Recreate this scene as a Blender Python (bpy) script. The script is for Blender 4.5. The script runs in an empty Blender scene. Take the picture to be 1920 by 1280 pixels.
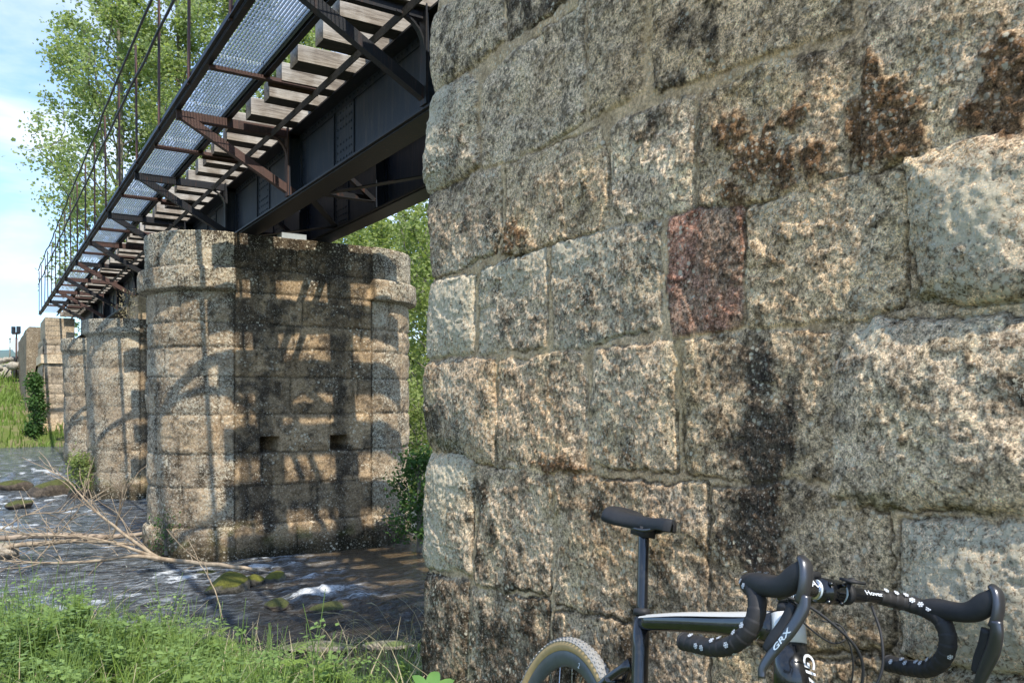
import bpy, math, random
import numpy as np
from mathutils import Vector, Matrix

R = math.radians
# ------------------------------------------------------------------ camera, sky, sun
FPX = 1550.0            # focal length in pixels of the 1920 px wide photograph
HOR = 748.0             # horizon row
YAW = R(32.57)          # the bridge runs along +Y, the camera looks to its right
EYE = 2.1               # eye above the near water
CY, SY = math.cos(YAW), math.sin(YAW)

sc = bpy.context.scene
cam_d = bpy.data.cameras.new('camera')
cam_d.sensor_width = 36.0
cam_d.lens = FPX / 1920 * 36
cam_d.shift_y = (HOR - 640) / 1920
cam_d.clip_start = 0.05
cam_d.clip_end = 6000
cam = bpy.data.objects.new('camera', cam_d)
sc.collection.objects.link(cam)
cam.location = (0, 0, EYE)
cam.rotation_euler = (R(90), 0, -YAW)
sc.camera = cam

SUN = Vector((0.042, 0.57, -0.82)).normalized()      # direction the light travels
world = bpy.data.worlds.new('World')
sc.world = world
world.use_nodes = True
wn, wl = world.node_tree.nodes, world.node_tree.links
wn.clear()
w_out = wn.new('ShaderNodeOutputWorld')
w_bg = wn.new('ShaderNodeBackground')
w_sky = wn.new('ShaderNodeTexSky')
w_sky.sky_type = 'NISHITA'
w_sky.sun_disc = False
w_sky.sun_elevation = math.asin(-SUN.z)
w_sky.sun_rotation = math.atan2(-SUN.x, -SUN.y)
w_sky.air_density = 1.0
w_sky.dust_density = 0.1
w_sky.ozone_density = 1.6
w_tc = wn.new('ShaderNodeTexCoord')
w_map = wn.new('ShaderNodeMapping')
w_map.inputs['Scale'].default_value = (1.0, 1.0, 3.2)
w_map.inputs['Location'].default_value = (0.35, 0.1, 0.42)
w_no = wn.new('ShaderNodeTexNoise')
w_no.inputs['Scale'].default_value = 2.6
w_no.inputs['Detail'].default_value = 9
w_no.inputs['Roughness'].default_value = 0.55
w_no.inputs['Distortion'].default_value = 0.25
w_ra = wn.new('ShaderNodeValToRGB')
w_ra.color_ramp.elements[0].position = 0.49
w_ra.color_ramp.elements[0].color = (0.06, 0.06, 0.06, 1)
w_ra.color_ramp.elements[1].position = 0.74
w_mx = wn.new('ShaderNodeMix')
w_mx.data_type = 'RGBA'
w_mx.inputs['B'].default_value = (4.4, 4.5, 4.65, 1)
wl.new(w_tc.outputs['Generated'], w_map.inputs['Vector'])
wl.new(w_map.outputs['Vector'], w_no.inputs['Vector'])
wl.new(w_no.outputs['Fac'], w_ra.inputs['Fac'])
wl.new(w_ra.outputs['Color'], w_mx.inputs['Factor'])
w_sp = wn.new('ShaderNodeSeparateXYZ'); wl.new(w_tc.outputs['Generated'], w_sp.inputs[0])
w_gr = wn.new('ShaderNodeValToRGB')          # clear dry air: a deeper blue down to the horizon
w_gr.color_ramp.elements[0].position = 0.0; w_gr.color_ramp.elements[0].color = (0.46, 0.58, 0.74, 1)
w_gr.color_ramp.elements[1].position = 0.45; w_gr.color_ramp.elements[1].color = (0.86, 0.94, 1, 1)
wl.new(w_sp.outputs[2], w_gr.inputs['Fac'])
w_mu = wn.new('ShaderNodeMix'); w_mu.data_type = 'RGBA'; w_mu.blend_type = 'MULTIPLY'; w_mu.inputs['Factor'].default_value = 1
wl.new(w_sky.outputs['Color'], w_mu.inputs['A']); wl.new(w_gr.outputs['Color'], w_mu.inputs['B'])
wl.new(w_mu.outputs['Result'], w_mx.inputs['A'])
wl.new(w_mx.outputs['Result'], w_bg.inputs['Color'])
w_bg.inputs['Strength'].default_value = 0.15
wl.new(w_bg.outputs['Background'], w_out.inputs['Surface'])

sun_d = bpy.data.lights.new('sun', 'SUN')
sun_d.energy = 2.8
sun_d.angle = R(0.6)
sun_d.color = (1.0, 0.94, 0.84)
sun = bpy.data.objects.new('sun', sun_d)
sun.rotation_euler = SUN.to_track_quat('-Z', 'Y').to_euler()
sun.location = (0, 0, 30)
sc.collection.objects.link(sun)

sc.view_settings.view_transform = 'Standard'
sc.view_settings.look = 'None'
sc.view_settings.gamma = 1.0
sc.view_settings.exposure = 1.14
sc.cycles.max_bounces = 6
sc.cycles.transparent_max_bounces = 6
sc.cycles.use_adaptive_sampling = True

# ------------------------------------------------------------------ measuring helpers
def at(px, py, Z):
    """world point seen at pixel (px,py) at depth Z along the view axis"""
    r = (px - 960) / FPX * Z
    h = (HOR - py) / FPX * Z
    return np.array([r * CY + Z * SY, -r * SY + Z * CY, EYE + h])

def at_z(px, py, z):
    return at(px, py, (EYE - z) * FPX / (py - HOR))

def at_x(px, py, X):
    r = (px - 960) / FPX
    return at(px, py, X / (r * CY + SY))

# ------------------------------------------------------------------ noise
def _hash(ix, iy, iz, seed):
    h = (ix.astype(np.int64) * 374761393 + iy.astype(np.int64) * 668265263 + iz.astype(np.int64) * 2147483647 + seed * 974634777) & 0xffffffff
    h = ((h ^ (h >> 13)) * 1274126177) & 0xffffffff
    h = (h ^ (h >> 16)) & 0xffffffff
    return h.astype(np.float64) / 4294967295.0

def vnoise(x, y, z=None, seed=0):
    if z is None:
        x0, y0 = np.floor(x), np.floor(y)
        fx, fy = x - x0, y - y0
        fx = fx * fx * fx * (fx * (fx * 6 - 15) + 10); fy = fy * fy * fy * (fy * (fy * 6 - 15) + 10)
        zz = np.zeros_like(x0)
        a = _hash(x0, y0, zz, seed); b = _hash(x0 + 1, y0, zz, seed)
        c = _hash(x0, y0 + 1, zz, seed); d = _hash(x0 + 1, y0 + 1, zz, seed)
        return (a + (b - a) * fx + (c - a) * fy + (a - b - c + d) * fx * fy) * 2 - 1
    x0, y0, z0 = np.floor(x), np.floor(y), np.floor(z)
    fx, fy, fz = x - x0, y - y0, z - z0
    fx = fx * fx * (3 - 2 * fx); fy = fy * fy * (3 - 2 * fy); fz = fz * fz * (3 - 2 * fz)
    def L(zc):
        a = _hash(x0, y0, zc, seed); b = _hash(x0 + 1, y0, zc, seed)
        c = _hash(x0, y0 + 1, zc, seed); d = _hash(x0 + 1, y0 + 1, zc, seed)
        return a + (b - a) * fx + (c - a) * fy + (a - b - c + d) * fx * fy
    l0, l1 = L(z0), L(z0 + 1)
    return (l0 + (l1 - l0) * fz) * 2 - 1

def fbm(x, y, z=None, oct=4, gain=0.5, seed=0):
    s = 0; a = 1; t = 0
    for i in range(oct):
        k = 2.03 ** i
        s = s + a * vnoise(x * k + 7.3 * i, y * k - 3.1 * i, None if z is None else z * k + 1.7 * i, seed + i * 17)
        t += a; a *= gain
    return s / t

def facets(x, y, seed=0, slope=1.0):
    """split-stone plates: random cells, each a tilted plane with its own level"""
    x0, y0 = np.floor(x), np.floor(y); best = np.full(x.shape, 9.); out = np.zeros(x.shape)
    z = np.zeros_like(x)
    for i in (-1, 0, 1):
        for j in (-1, 0, 1):
            cx, cy = x0 + i, y0 + j
            px = cx + _hash(cx, cy, z, seed); py = cy + _hash(cx, cy, z, seed + 1)
            d = (x - px) ** 2 + (y - py) ** 2
            gx = _hash(cx, cy, z, seed + 2) - .5; gy = _hash(cx, cy, z, seed + 3) - .5; lv = _hash(cx, cy, z, seed + 4) - .5
            m = d < best
            best = np.where(m, d, best); out = np.where(m, lv * .6 + slope * (gx * (x - px) + gy * (y - py)), out)
    return out

def sstep(a, b, x):
    t = np.clip((x - a) / (b - a), 0, 1)
    return t * t * (3 - 2 * t)

def lerp(a, b, t):
    return a + (b - a) * t

# ------------------------------------------------------------------ meshes
COL = sc.collection

def mesh_np(name, V, F, mat=None, parent=None, smooth=False, cols=None, attrs=None):
    """V (n,3); F (m,3|4) int array or list of arrays"""
    me = bpy.data.meshes.new(name)
    if not isinstance(F, list):
        F = [F]
    F = [np.asarray(f, dtype=np.int32) for f in F if len(f)]
    me.vertices.add(len(V))
    me.vertices.foreach_set('co', np.asarray(V, dtype=np.float32).ravel())
    nl = sum(f.size for f in F); nf = sum(len(f) for f in F)
    me.loops.add(nl); me.polygons.add(nf)
    me.loops.foreach_set('vertex_index', np.concatenate([f.ravel() for f in F]))
    tot = np.concatenate([np.full(len(f), f.shape[1], dtype=np.int32) for f in F])
    st = np.concatenate([[0], np.cumsum(tot)[:-1]]).astype(np.int32)
    me.polygons.foreach_set('loop_start', st)
    me.polygons.foreach_set('loop_total', tot)
    me.polygons.foreach_set('use_smooth', np.full(nf, bool(smooth)))
    me.update(calc_edges=True)
    if cols is not None:
        a = me.color_attributes.new('Col', 'FLOAT_COLOR', 'POINT')
        c = np.ones((len(V), 4), dtype=np.float32)
        c[:, :cols.shape[1]] = cols
        a.data.foreach_set('color', c.ravel())
    for k, v in (attrs or {}).items():
        a = me.attributes.new(k, 'FLOAT', 'POINT')
        a.data.foreach_set('value', np.asarray(v, dtype=np.float32).ravel())
    o = bpy.data.objects.new(name, me)
    COL.objects.link(o)
    if mat: me.materials.append(mat)
    if parent: o.parent = parent
    return o

def tag(o, label=None, cat=None, group=None, kind=None):
    if label: o['label'] = label
    if cat: o['category'] = cat
    if group: o['group'] = group
    if kind: o['kind'] = kind
    return o

def empty(name, loc=(0, 0, 0)):
    o = bpy.data.objects.new(name, None)
    o.location = loc
    o.empty_display_size = 0.2
    COL.objects.link(o)
    return o

class MB:
    """collects shapes for ONE mesh"""
    def __init__(s):
        s.V = []; s.F3 = []; s.F4 = []; s.n = 0; s.C = []
    def add(s, V, F4=None, F3=None, col=None):
        V = np.asarray(V, float)
        if F4 is not None and len(F4): s.F4.append(np.asarray(F4) + s.n)
        if F3 is not None and len(F3): s.F3.append(np.asarray(F3) + s.n)
        s.V.append(V); s.n += len(V)
        s.C.append(np.tile(col if col is not None else (1, 1, 1), (len(V), 1)))
        return s
    def box(s, lo, hi, col=None):
        x0, y0, z0 = lo; x1, y1, z1 = hi
        V = [(x0, y0, z0), (x1, y0, z0), (x1, y1, z0), (x0, y1, z0), (x0, y0, z1), (x1, y0, z1), (x1, y1, z1), (x0, y1, z1)]
        return s.add(V, [(0, 3, 2, 1), (4, 5, 6, 7), (0, 1, 5, 4), (1, 2, 6, 5), (2, 3, 7, 6), (3, 0, 4, 7)], col=col)
    def beam(s, p0, p1, w, h, up=(0, 0, 1), col=None):
        p0, p1 = np.array(p0, float), np.array(p1, float)
        t = p1 - p0; t /= np.linalg.norm(t)
        a = np.cross(t, up); a /= np.linalg.norm(a)
        b = np.cross(a, t)
        V = []
        for p in (p0, p1):
            for sa, sb in ((-1, -1), (1, -1), (1, 1), (-1, 1)):
                V.append(p + a * sa * w / 2 + b * sb * h / 2)
        return s.add(V, [(0, 1, 2, 3), (7, 6, 5, 4), (0, 4, 5, 1), (1, 5, 6, 2), (2, 6, 7, 3), (3, 7, 4, 0)], col=col)
    def angle(s, p0, p1, a=0.07, th=0.009, up=(0, 0, 1), side=1, col=None):
        """L profile: one leg along up, one sideways"""
        p0, p1 = np.array(p0, float), np.array(p1, float)
        t = (p1 - p0) / np.linalg.norm(p1 - p0)
        x = np.cross(t, up); x /= np.linalg.norm(x); u = np.cross(x, t)
        s.beam(p0 + u * a / 2, p1 + u * a / 2, th, a, up, col)
        o = x * side * (a / 2 + th / 2)
        return s.beam(p0 + o + u * th / 2, p1 + o + u * th / 2, a, th, up, col)
    def loft(s, path, rw, rh=None, n=10, up=(0, 0, 1), cap=True, col=None, sq=1.0):
        path = np.asarray(path, float); m = len(path)
        rw = np.broadcast_to(np.asarray(rw, float), (m,)); rh = rw if rh is None else np.broadcast_to(np.asarray(rh, float), (m,))
        up = np.asarray(up, float)
        T = np.gradient(path, axis=0); T /= np.linalg.norm(T, axis=1)[:, None] + 1e-12
        A = np.zeros((m, 3)); last = None
        for i in range(m):
            a = np.cross(T[i], up)
            if last is not None:
                a2 = last - T[i] * np.dot(last, T[i])
                if np.linalg.norm(a) < 0.5 or np.dot(a, a2) < 0: a = a2
                elif np.linalg.norm(a) < 0.8: a = a / np.linalg.norm(a) + a2 / (np.linalg.norm(a2) + 1e-9)
            elif np.linalg.norm(a) < 1e-3:
                a = np.cross(T[i], (1, 0, 0.1))
            a = a / (np.linalg.norm(a) + 1e-12); A[i] = a; last = a
        B = np.cross(A, T)
        th = np.linspace(0, 2 * math.pi, n, endpoint=False)
        c, q = np.cos(th), np.sin(th)
        if sq != 1.0:
            c = np.sign(c) * np.abs(c) ** sq; q = np.sign(q) * np.abs(q) ** sq
        V = path[:, None, :] + A[:, None, :] * (rw[:, None] * c[None])[:, :, None] + B[:, None, :] * (rh[:, None] * q[None])[:, :, None]
        V = V.reshape(-1, 3)
        i = np.arange(m - 1)[:, None] * n; j = np.arange(n)[None]; k = (j + 1) % n
        F = np.stack([i + j, i + n + j, i + n + k, i + k], -1).reshape(-1, 4)
        F3 = []
        if cap:
            V = np.vstack([V, path[0], path[-1]]); a = m * n; b = a + 1
            for j in range(n):
                k2 = (j + 1) % n
                F3.append((a, j, k2)); F3.append((b, (m - 1) * n + k2, (m - 1) * n + j))
        return s.add(V, F, F3, col)
    def ring(s, c, R0, r, n=48, k=8, axis=1, sy=1.0, col=None, squash=None):
        """torus around local y"""
        a = np.linspace(0, 2 * math.pi, n, endpoint=False); b = np.linspace(0, 2 * math.pi, k, endpoint=False)
        rr = R0 + r * np.cos(b)[None, :]
        X = c[0] + rr * np.cos(a)[:, None]; Z = c[2] + rr * np.sin(a)[:, None]
        Y = c[1] + np.broadcast_to(r * sy * np.sin(b)[None, :], X.shape)
        V = np.stack([X, Y, Z], -1).reshape(-1, 3)
        i = np.arange(n)[:, None]; j = np.arange(k)[None]
        F = np.stack([i * k + j, i * k + (j + 1) % k, ((i + 1) % n) * k + (j + 1) % k, ((i + 1) % n) * k + j], -1).reshape(-1, 4)
        return s.add(V, F, col=col)
    def lathe_y(s, c, prof, n=48, col=None):
        """closed profile [(radius, y)] spun round the y axis through c"""
        a = np.linspace(0, 2 * math.pi, n, endpoint=False); k = len(prof)
        pr = np.array(prof)
        X = c[0] + pr[None, :, 0] * np.cos(a)[:, None]; Z = c[2] + pr[None, :, 0] * np.sin(a)[:, None]
        Y = c[1] + np.broadcast_to(pr[None, :, 1], X.shape)
        V = np.stack([X, Y, Z], -1).reshape(-1, 3)
        i = np.arange(n)[:, None]; j = np.arange(k)[None]
        F = np.stack([i * k + j, i * k + (j + 1) % k, ((i + 1) % n) * k + (j + 1) % k, ((i + 1) % n) * k + j], -1).reshape(-1, 4)
        return s.add(V, F, col=col)
    def build(s, name, mat, parent=None, smooth=False, cols=False):
        V = np.vstack(s.V)
        F = []
        if s.F4: F.append(np.vstack(s.F4))
        if s.F3: F.append(np.vstack(s.F3))
        return mesh_np(name, V, F, mat, parent, smooth, np.vstack(s.C) if cols else None)

def smooth_path(pts, k=6):
    """Catmull-Rom through pts (any number of columns)"""
    P = np.asarray(pts, float)
    P = np.vstack([2 * P[0] - P[1], P, 2 * P[-1] - P[-2]])
    out = []
    for i in range(1, len(P) - 2):
        p0, p1, p2, p3 = P[i - 1], P[i], P[i + 1], P[i + 2]
        for t in np.linspace(0, 1, k, endpoint=False):
            out.append(0.5 * ((2 * p1) + (-p0 + p2) * t + (2 * p0 - 5 * p1 + 4 * p2 - p3) * t * t + (-p0 + 3 * p1 - 3 * p2 + p3) * t ** 3))
    out.append(P[-2])
    return np.array(out)

# ------------------------------------------------------------------ materials
class NT:
    def __init__(s, name):
        s.m = bpy.data.materials.new(name); s.m.use_nodes = True
        s.t = s.m.node_tree; s.t.nodes.clear()
        s.out = s.t.nodes.new('ShaderNodeOutputMaterial')
        s.b = s.t.nodes.new('ShaderNodeBsdfPrincipled')
        s.t.links.new(s.b.outputs[0], s.out.inputs['Surface'])
        s.tc = s.t.nodes.new('ShaderNodeTexCoord')
    def n(s, typ, **kw):
        nd = s.t.nodes.new(typ)
        for k, v in kw.items():
            if hasattr(nd, k) and k not in nd.inputs: setattr(nd, k, v)
            else: nd.inputs[k].default_value = v
        return nd
    def l(s, a, b): s.t.links.new(a, b); return s
    def vec(s, scale=(1, 1, 1), coord='Object'):
        m = s.n('ShaderNodeMapping'); m.inputs['Scale'].default_value = scale
        s.l(s.tc.outputs[coord], m.inputs['Vector']); return m.outputs[0]
    def noise(s, scale, detail=5, rough=0.55, dist=0.0, vec=None):
        nd = s.n('ShaderNodeTexNoise'); nd.inputs['Scale'].default_value = scale
        nd.inputs['Detail'].default_value = detail; nd.inputs['Roughness'].default_value = rough; nd.inputs['Distortion'].default_value = dist
        s.l(vec if vec is not None else s.tc.outputs['Object'], nd.inputs['Vector']); return nd.outputs['Fac']
    def ramp(s, fac, stops, interp='LINEAR'):
        r = s.n('ShaderNodeValToRGB'); cr = r.color_ramp; cr.interpolation = interp
        while len(cr.elements) < len(stops): cr.elements.new(0.5)
        for e, (p, c) in zip(cr.elements, stops):
            e.position = p
            e.color = (c, c, c, 1) if isinstance(c, (int, float)) else (*c, 1)
        s.l(fac, r.inputs['Fac']); return r.outputs['Color']
    def mix(s, fac, a, b, mode='MIX'):
        m = s.n('ShaderNodeMix'); m.data_type = 'RGBA'; m.blend_type = mode
        for v, nm in ((fac, 'Factor'), (a, 'A'), (b, 'B')):
            if isinstance(v, (int, float)):
                if nm == 'Factor': m.inputs[nm].default_value = v
                else: m.inputs[nm].default_value = (v, v, v, 1)
            elif isinstance(v, tuple): m.inputs[nm].default_value = (*v, 1)
            else: s.l(v, m.inputs[nm])
        return m.outputs['Result']
    def math(s, op, a, b=0.0, clamp=False):
        m = s.n('ShaderNodeMath'); m.operation = op; m.use_clamp = clamp
        for v, i in ((a, 0), (b, 1)):
            if isinstance(v, (int, float)): m.inputs[i].default_value = v
            else: s.l(v, m.inputs[i])
        return m.outputs[0]
    def attr(s, name, fac=False):
        a = s.n('ShaderNodeAttribute'); a.attribute_name = name
        return a.outputs['Fac'] if fac else a.outputs['Color']
    def bump(s, h, strength=1.0, dist=0.01):
        b = s.n('ShaderNodeBump'); b.inputs['Strength'].default_value = strength; b.inputs['Distance'].default_value = dist
        s.l(h, b.inputs['Height']); s.l(b.outputs[0], s.b.inputs['Normal']); return s
    def col(s, c):
        if isinstance(c, tuple): s.b.inputs['Base Color'].default_value = (*c, 1)
        else: s.l(c, s.b.inputs['Base Color'])
        return s
    def set(s, **kw):
        for k, v in kw.items():
            k = {'rough': 'Roughness', 'metal': 'Metallic', 'spec': 'Specular IOR Level', 'coat': 'Coat Weight'}.get(k, k)
            if isinstance(v, (int, float)): s.b.inputs[k].default_value = v
            else: s.l(v, s.b.inputs[k])
        return s

M = {}
def stone_mat(name, k=1.0, white=(0.76, 0.67, 0.50), bumpd=0.006, con=1.0):
    """weathered sandstone: colour attribute + grain, lichen crust, flecks; k scales the grain"""
    t = NT(name)
    base = t.attr('Col')
    lich = t.attr('Lich', True); mort = t.attr('Mortar', True)
    solid = t.math('SUBTRACT', 1.0, t.math('MULTIPLY', mort, .50))
    n1 = t.noise(88 / k, 10, 0.76, 0.3)
    n2 = t.noise(240 / k, 6, 0.74)
    n3 = t.noise(13 / k, 7, 0.66, 0.4)
    c = t.mix(t.math('MULTIPLY', solid, con), base, t.mix(1.0, base, t.ramp(n1, [(0.37, 0.14), (0.44, 0.62), (0.51, 1.12), (0.61, 1.7)]), 'MULTIPLY'))
    c = t.mix(t.math('MULTIPLY', solid, con), c, t.mix(1.0, c, t.ramp(n2, [(0.36, 0.35), (0.5, 1.0), (0.64, 1.7)]), 'MULTIPLY'))
    c = t.mix(0.9, c, t.ramp(n3, [(0.34, (0.66, 0.60, 0.52)), (0.50, (1.0, 0.98, 0.94)), (0.66, (1.24, 1.20, 1.10))]), 'MULTIPLY')
    # pale lichen crust: threshold lowered where the attribute is high
    nl = t.noise(95 / k, 9, 0.76, 0.6)
    th = t.math('SUBTRACT', 0.665, t.math('MULTIPLY', lich, 0.20))
    m1 = t.math('MULTIPLY', t.math('MULTIPLY', t.math('SUBTRACT', nl, th), 14.0, True), solid)
    c = t.mix(t.math('MULTIPLY', m1, 0.85), c, t.mix(n2, (white[0] * .62, white[1] * .62, white[2] * .58), white))
    v = t.n('ShaderNodeTexVoronoi'); v.inputs['Scale'].default_value = 60 / k; v.inputs['Randomness'].default_value = 1.0
    t.l(t.tc.outputs['Object'], v.inputs['Vector'])
    sz = t.ramp(v.outputs['Color'], [(0.0, 0.0), (1.0, 1.0)])
    dd = t.math('ADD', v.outputs['Distance'], t.math('ADD', t.math('MULTIPLY', t.math('SUBTRACT', n1, .5), 1.5), t.math('MULTIPLY', t.math('SUBTRACT', n2, .5), .6)))
    dots = t.math('MULTIPLY', t.math('SUBTRACT', t.math('MULTIPLY', sz, .50), dd), 10.0, True)
    gate = t.ramp(t.noise(7 / k, 3), [(0.46, 0.05), (0.62, 1.0)])
    c = t.mix(t.math('MULTIPLY', t.math('MULTIPLY', dots, gate), 0.8), c, (0.70, 0.62, 0.46))
    v3 = t.n('ShaderNodeTexVoronoi'); v3.inputs['Scale'].default_value = 125 / k
    t.l(t.tc.outputs['Object'], v3.inputs['Vector'])
    fl = t.math('MULTIPLY', t.ramp(v3.outputs['Distance'], [(0.20, 1.0), (0.38, 0.0)]), t.ramp(n1, [(.46, 0.), (.58, 1.)]))
    c = t.mix(t.math('MULTIPLY', fl, t.math('ADD', .40, t.math('MULTIPLY', lich, .45))), c, (0.64, 0.60, 0.51))
    v2 = t.n('ShaderNodeTexVoronoi'); v2.inputs['Scale'].default_value = 40 / k
    t.l(t.tc.outputs['Object'], v2.inputs['Vector'])
    pit = t.ramp(t.math('ADD', v2.outputs['Distance'], t.math('MULTIPLY', n1, .5)), [(0.32, 0.25), (0.44, 1.0)])
    c = t.mix(t.math('MULTIPLY', solid, .8), c, t.mix(1.0, c, pit, 'MULTIPLY'))
    t.col(c).set(rough=0.93, spec=0.12)
    h = t.math('ADD', n1, t.math('MULTIPLY', n2, 0.30))
    h = t.math('ADD', h, t.math('MULTIPLY', m1, 0.08))
    t.bump(t.math('MULTIPLY', h, solid), 1.0, bumpd * k)
    return t.m

M['wall'] = stone_mat('near_sandstone', 1.0, bumpd=0.0055)
M['pier'] = stone_mat('pier_sandstone', 2.6, bumpd=0.004, con=.55)
M['far'] = stone_mat('far_sandstone', 4.0, bumpd=0.004, con=.5)

def steel_mat(name, base, rust, lo, hi, rough=0.55, sc_=9):
    t = NT(name)
    n = t.noise(sc_, 7, 0.65, 0.3, t.vec((2.2, 2.2, 0.35)))
    m = t.ramp(n, [(lo, 0.0), (hi, 1.0)])
    n2 = t.noise(60, 4)
    dr = t.ramp(t.noise(7, 6, .7, .2, t.vec((3.5, 3.5, .22))), [(.56, 0.), (.72, .55)])
    b = t.mix(n2, tuple(v * 0.7 for v in base), tuple(v * 1.3 for v in base))
    r = t.mix(n2, tuple(v * 0.6 for v in rust), tuple(v * 1.4 for v in rust))
    t.col(t.mix(dr, t.mix(m, b, r), tuple(v * .8 + .045 for v in rust))).set(rough=rough, spec=0.35)
    t.bump(n2, 0.4, 0.003)
    return t.m
M['girder'] = steel_mat('dark_painted_steel', (0.018, 0.025, 0.038), (0.058, 0.052, 0.050), 0.50, 0.74, 0.5, 6)
M['dark_steel'] = steel_mat('black_steel', (0.016, 0.017, 0.020), (0.075, 0.032, 0.018), 0.56, 0.74, 0.5)
M['rust'] = steel_mat('rusty_steel', (0.095, 0.052, 0.042), (0.055, 0.035, 0.03), 0.50, 0.66, 0.7)
M['rail_post'] = steel_mat('rusty_post_steel', (0.10, 0.045, 0.035), (0.03, 0.025, 0.025), 0.5, 0.62, 0.7)
t = NT('galvanised_steel'); n_ = t.noise(30, 4)
t.col(t.mix(n_, (0.42, 0.46, 0.48), (0.62, 0.66, 0.68))).set(rough=0.5, metal=0.35); M['galv'] = t.m
t = NT('weathered_timber')
n_ = t.noise(6, 8, 0.7, 0.2, t.vec((0.6, 9, 9)))
n2_ = t.noise(3, 4, 0.5, 0, t.vec((1.5, 1, 1)))
t.col(t.mix(t.ramp(n2_, [(0.40, 0.0), (0.6, 1.0)]), t.ramp(n_, [(0.3, (0.10, 0.075, 0.055)), (0.6, (0.36, 0.31, 0.25))]), t.ramp(n_, [(0.3, (0.30, 0.27, 0.22)), (0.7, (0.58, 0.53, 0.46))]))).set(rough=0.9, spec=0.1)
t.bump(n_, 0.7, 0.01); M['timber'] = t.m

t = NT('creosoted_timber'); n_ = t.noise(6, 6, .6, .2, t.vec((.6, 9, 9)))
t.col(t.ramp(n_, [(.3, (.022, .018, .015)), (.7, (.075, .06, .047))])).set(rough=.8); t.bump(n_, .6, .008); M['creosote'] = t.m  # dark timber: carries the painted shade of sleeper undersides, also the edge strip

def leaf_mat(name, c1, c2, trans=0.35, rough=0.55, sc_=1.3):
    t = NT(name)
    n = t.noise(sc_, 3)
    ob = t.n('ShaderNodeNewGeometry')
    rnd = ob.outputs['Random Per Island']
    c = t.mix(t.math('ADD', t.math('MULTIPLY', rnd, 0.45), t.math('MULTIPLY', t.ramp(n, [(.35, 0.), (.65, 1.)]), 0.55)), c1, c2)
    t.col(c).set(rough=rough, spec=0.25)
    tr = t.n('ShaderNodeBsdfTranslucent')
    t.l(t.mix(1.0, c, (1.15, 1.25, 0.6), 'MULTIPLY'), tr.inputs['Color'])
    mx = t.n('ShaderNodeMixShader'); mx.inputs[0].default_value = trans
    t.l(t.b.outputs[0], mx.inputs[1]); t.l(tr.outputs[0], mx.inputs[2]); t.l(mx.outputs[0], t.out.inputs['Surface'])
    return t.m
M['poplar'] = leaf_mat('poplar_leaf', (0.20, 0.25, 0.105), (0.45, 0.52, 0.26), 0.5)
M['willow'] = leaf_mat('willow_leaf', (0.14, 0.19, 0.055), (0.38, 0.43, 0.16), 0.45)
M['bush'] = leaf_mat('bush_leaf', (0.035, 0.085, 0.022), (0.11, 0.20, 0.05), 0.3)
M['grass'] = leaf_mat('grass_blade', (0.095, 0.16, 0.030), (0.27, 0.37, 0.085), 0.35)
M['herb'] = leaf_mat('herb_leaf', (0.10, 0.17, 0.035), (0.30, 0.41, 0.10), 0.35)
M['weed'] = leaf_mat('weed_leaf', (0.10, 0.17, 0.045), (0.30, 0.42, 0.14), 0.35)
M['broad'] = leaf_mat('broad_leaf', (0.12, 0.26, 0.07), (0.24, 0.40, 0.13), 0.3)
M['straw'] = leaf_mat('dry_grass_stalk', (0.34, 0.28, 0.17), (0.55, 0.48, 0.32), 0.25)
def bark_mat(name, a, b, s=12):
    t = NT(name); n = t.noise(s, 6, 0.6, 0.4, t.vec((1, 1, 0.4)))
    t.col(t.ramp(n, [(0.3, a), (0.7, b)])).set(rough=0.9, spec=0.1); t.bump(n, 0.7, 0.01); return t.m
M['bark'] = bark_mat('grey_bark', (0.10, 0.085, 0.065), (0.30, 0.27, 0.22))
M['deadwood'] = bark_mat('bleached_wood', (0.18, 0.13, 0.085), (0.46, 0.37, 0.26), 14)
M['redwood'] = bark_mat('old_log_wood', (0.16, 0.115, 0.08), (0.44, 0.35, 0.26), 10)
def rock_mat(name, a, b, moss, amt):
    t = NT(name); n = t.noise(9, 7, 0.65)
    c = t.ramp(n, [(0.3, a), (0.7, b)])
    g = t.n('ShaderNodeNewGeometry'); sp = t.n('ShaderNodeSeparateXYZ'); t.l(g.outputs['Normal'], sp.inputs[0])
    m = t.math('MULTIPLY', t.math('SUBTRACT', t.math('ADD', sp.outputs[2], t.noise(6, 4)), 1.5 - amt), 5.0, True)
    c = t.mix(m, c, t.mix(n, tuple(v * .5 for v in moss), moss))
    n9 = t.noise(28, 6, .7); c = t.mix(.8, c, t.ramp(n9, [(.3, .45), (.7, 1.5)]), 'MULTIPLY'); t.col(c).set(rough=0.75, spec=0.3); t.bump(t.math('ADD', n, n9), 1.0, 0.03); return t.m
M['mossrock'] = rock_mat('mossy_rock', (0.05, 0.045, 0.035), (0.18, 0.16, 0.12), (0.17, 0.17, 0.025), 0.62)
M['wetrock'] = rock_mat('wet_rock', (0.035, 0.03, 0.025), (0.14, 0.11, 0.08), (0.10, 0.11, 0.03), 0.45)
M['dryrock'] = rock_mat('dry_rubble', (0.22, 0.19, 0.15), (0.50, 0.45, 0.37), (0.15, 0.2, 0.05), 0.1)
M['slab'] = rock_mat('flat_slab', (0.24, 0.20, 0.15), (0.48, 0.42, 0.33), (0.2, 0.24, 0.08), 0.15)

# ------------------------------------------------------------------ masonry
def grid_faces(nu, nv, flip=False, wrap=False):
    i = np.arange(nu if wrap else nu - 1)[:, None]; j = np.arange(nv - 1)[None]
    i2 = (i + 1) % nu
    F = np.stack([i * nv + j, i2 * nv + j, i2 * nv + j + 1, i * nv + j + 1], -1).reshape(-1, 4)
    return F[:, ::-1] if flip else F

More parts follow.
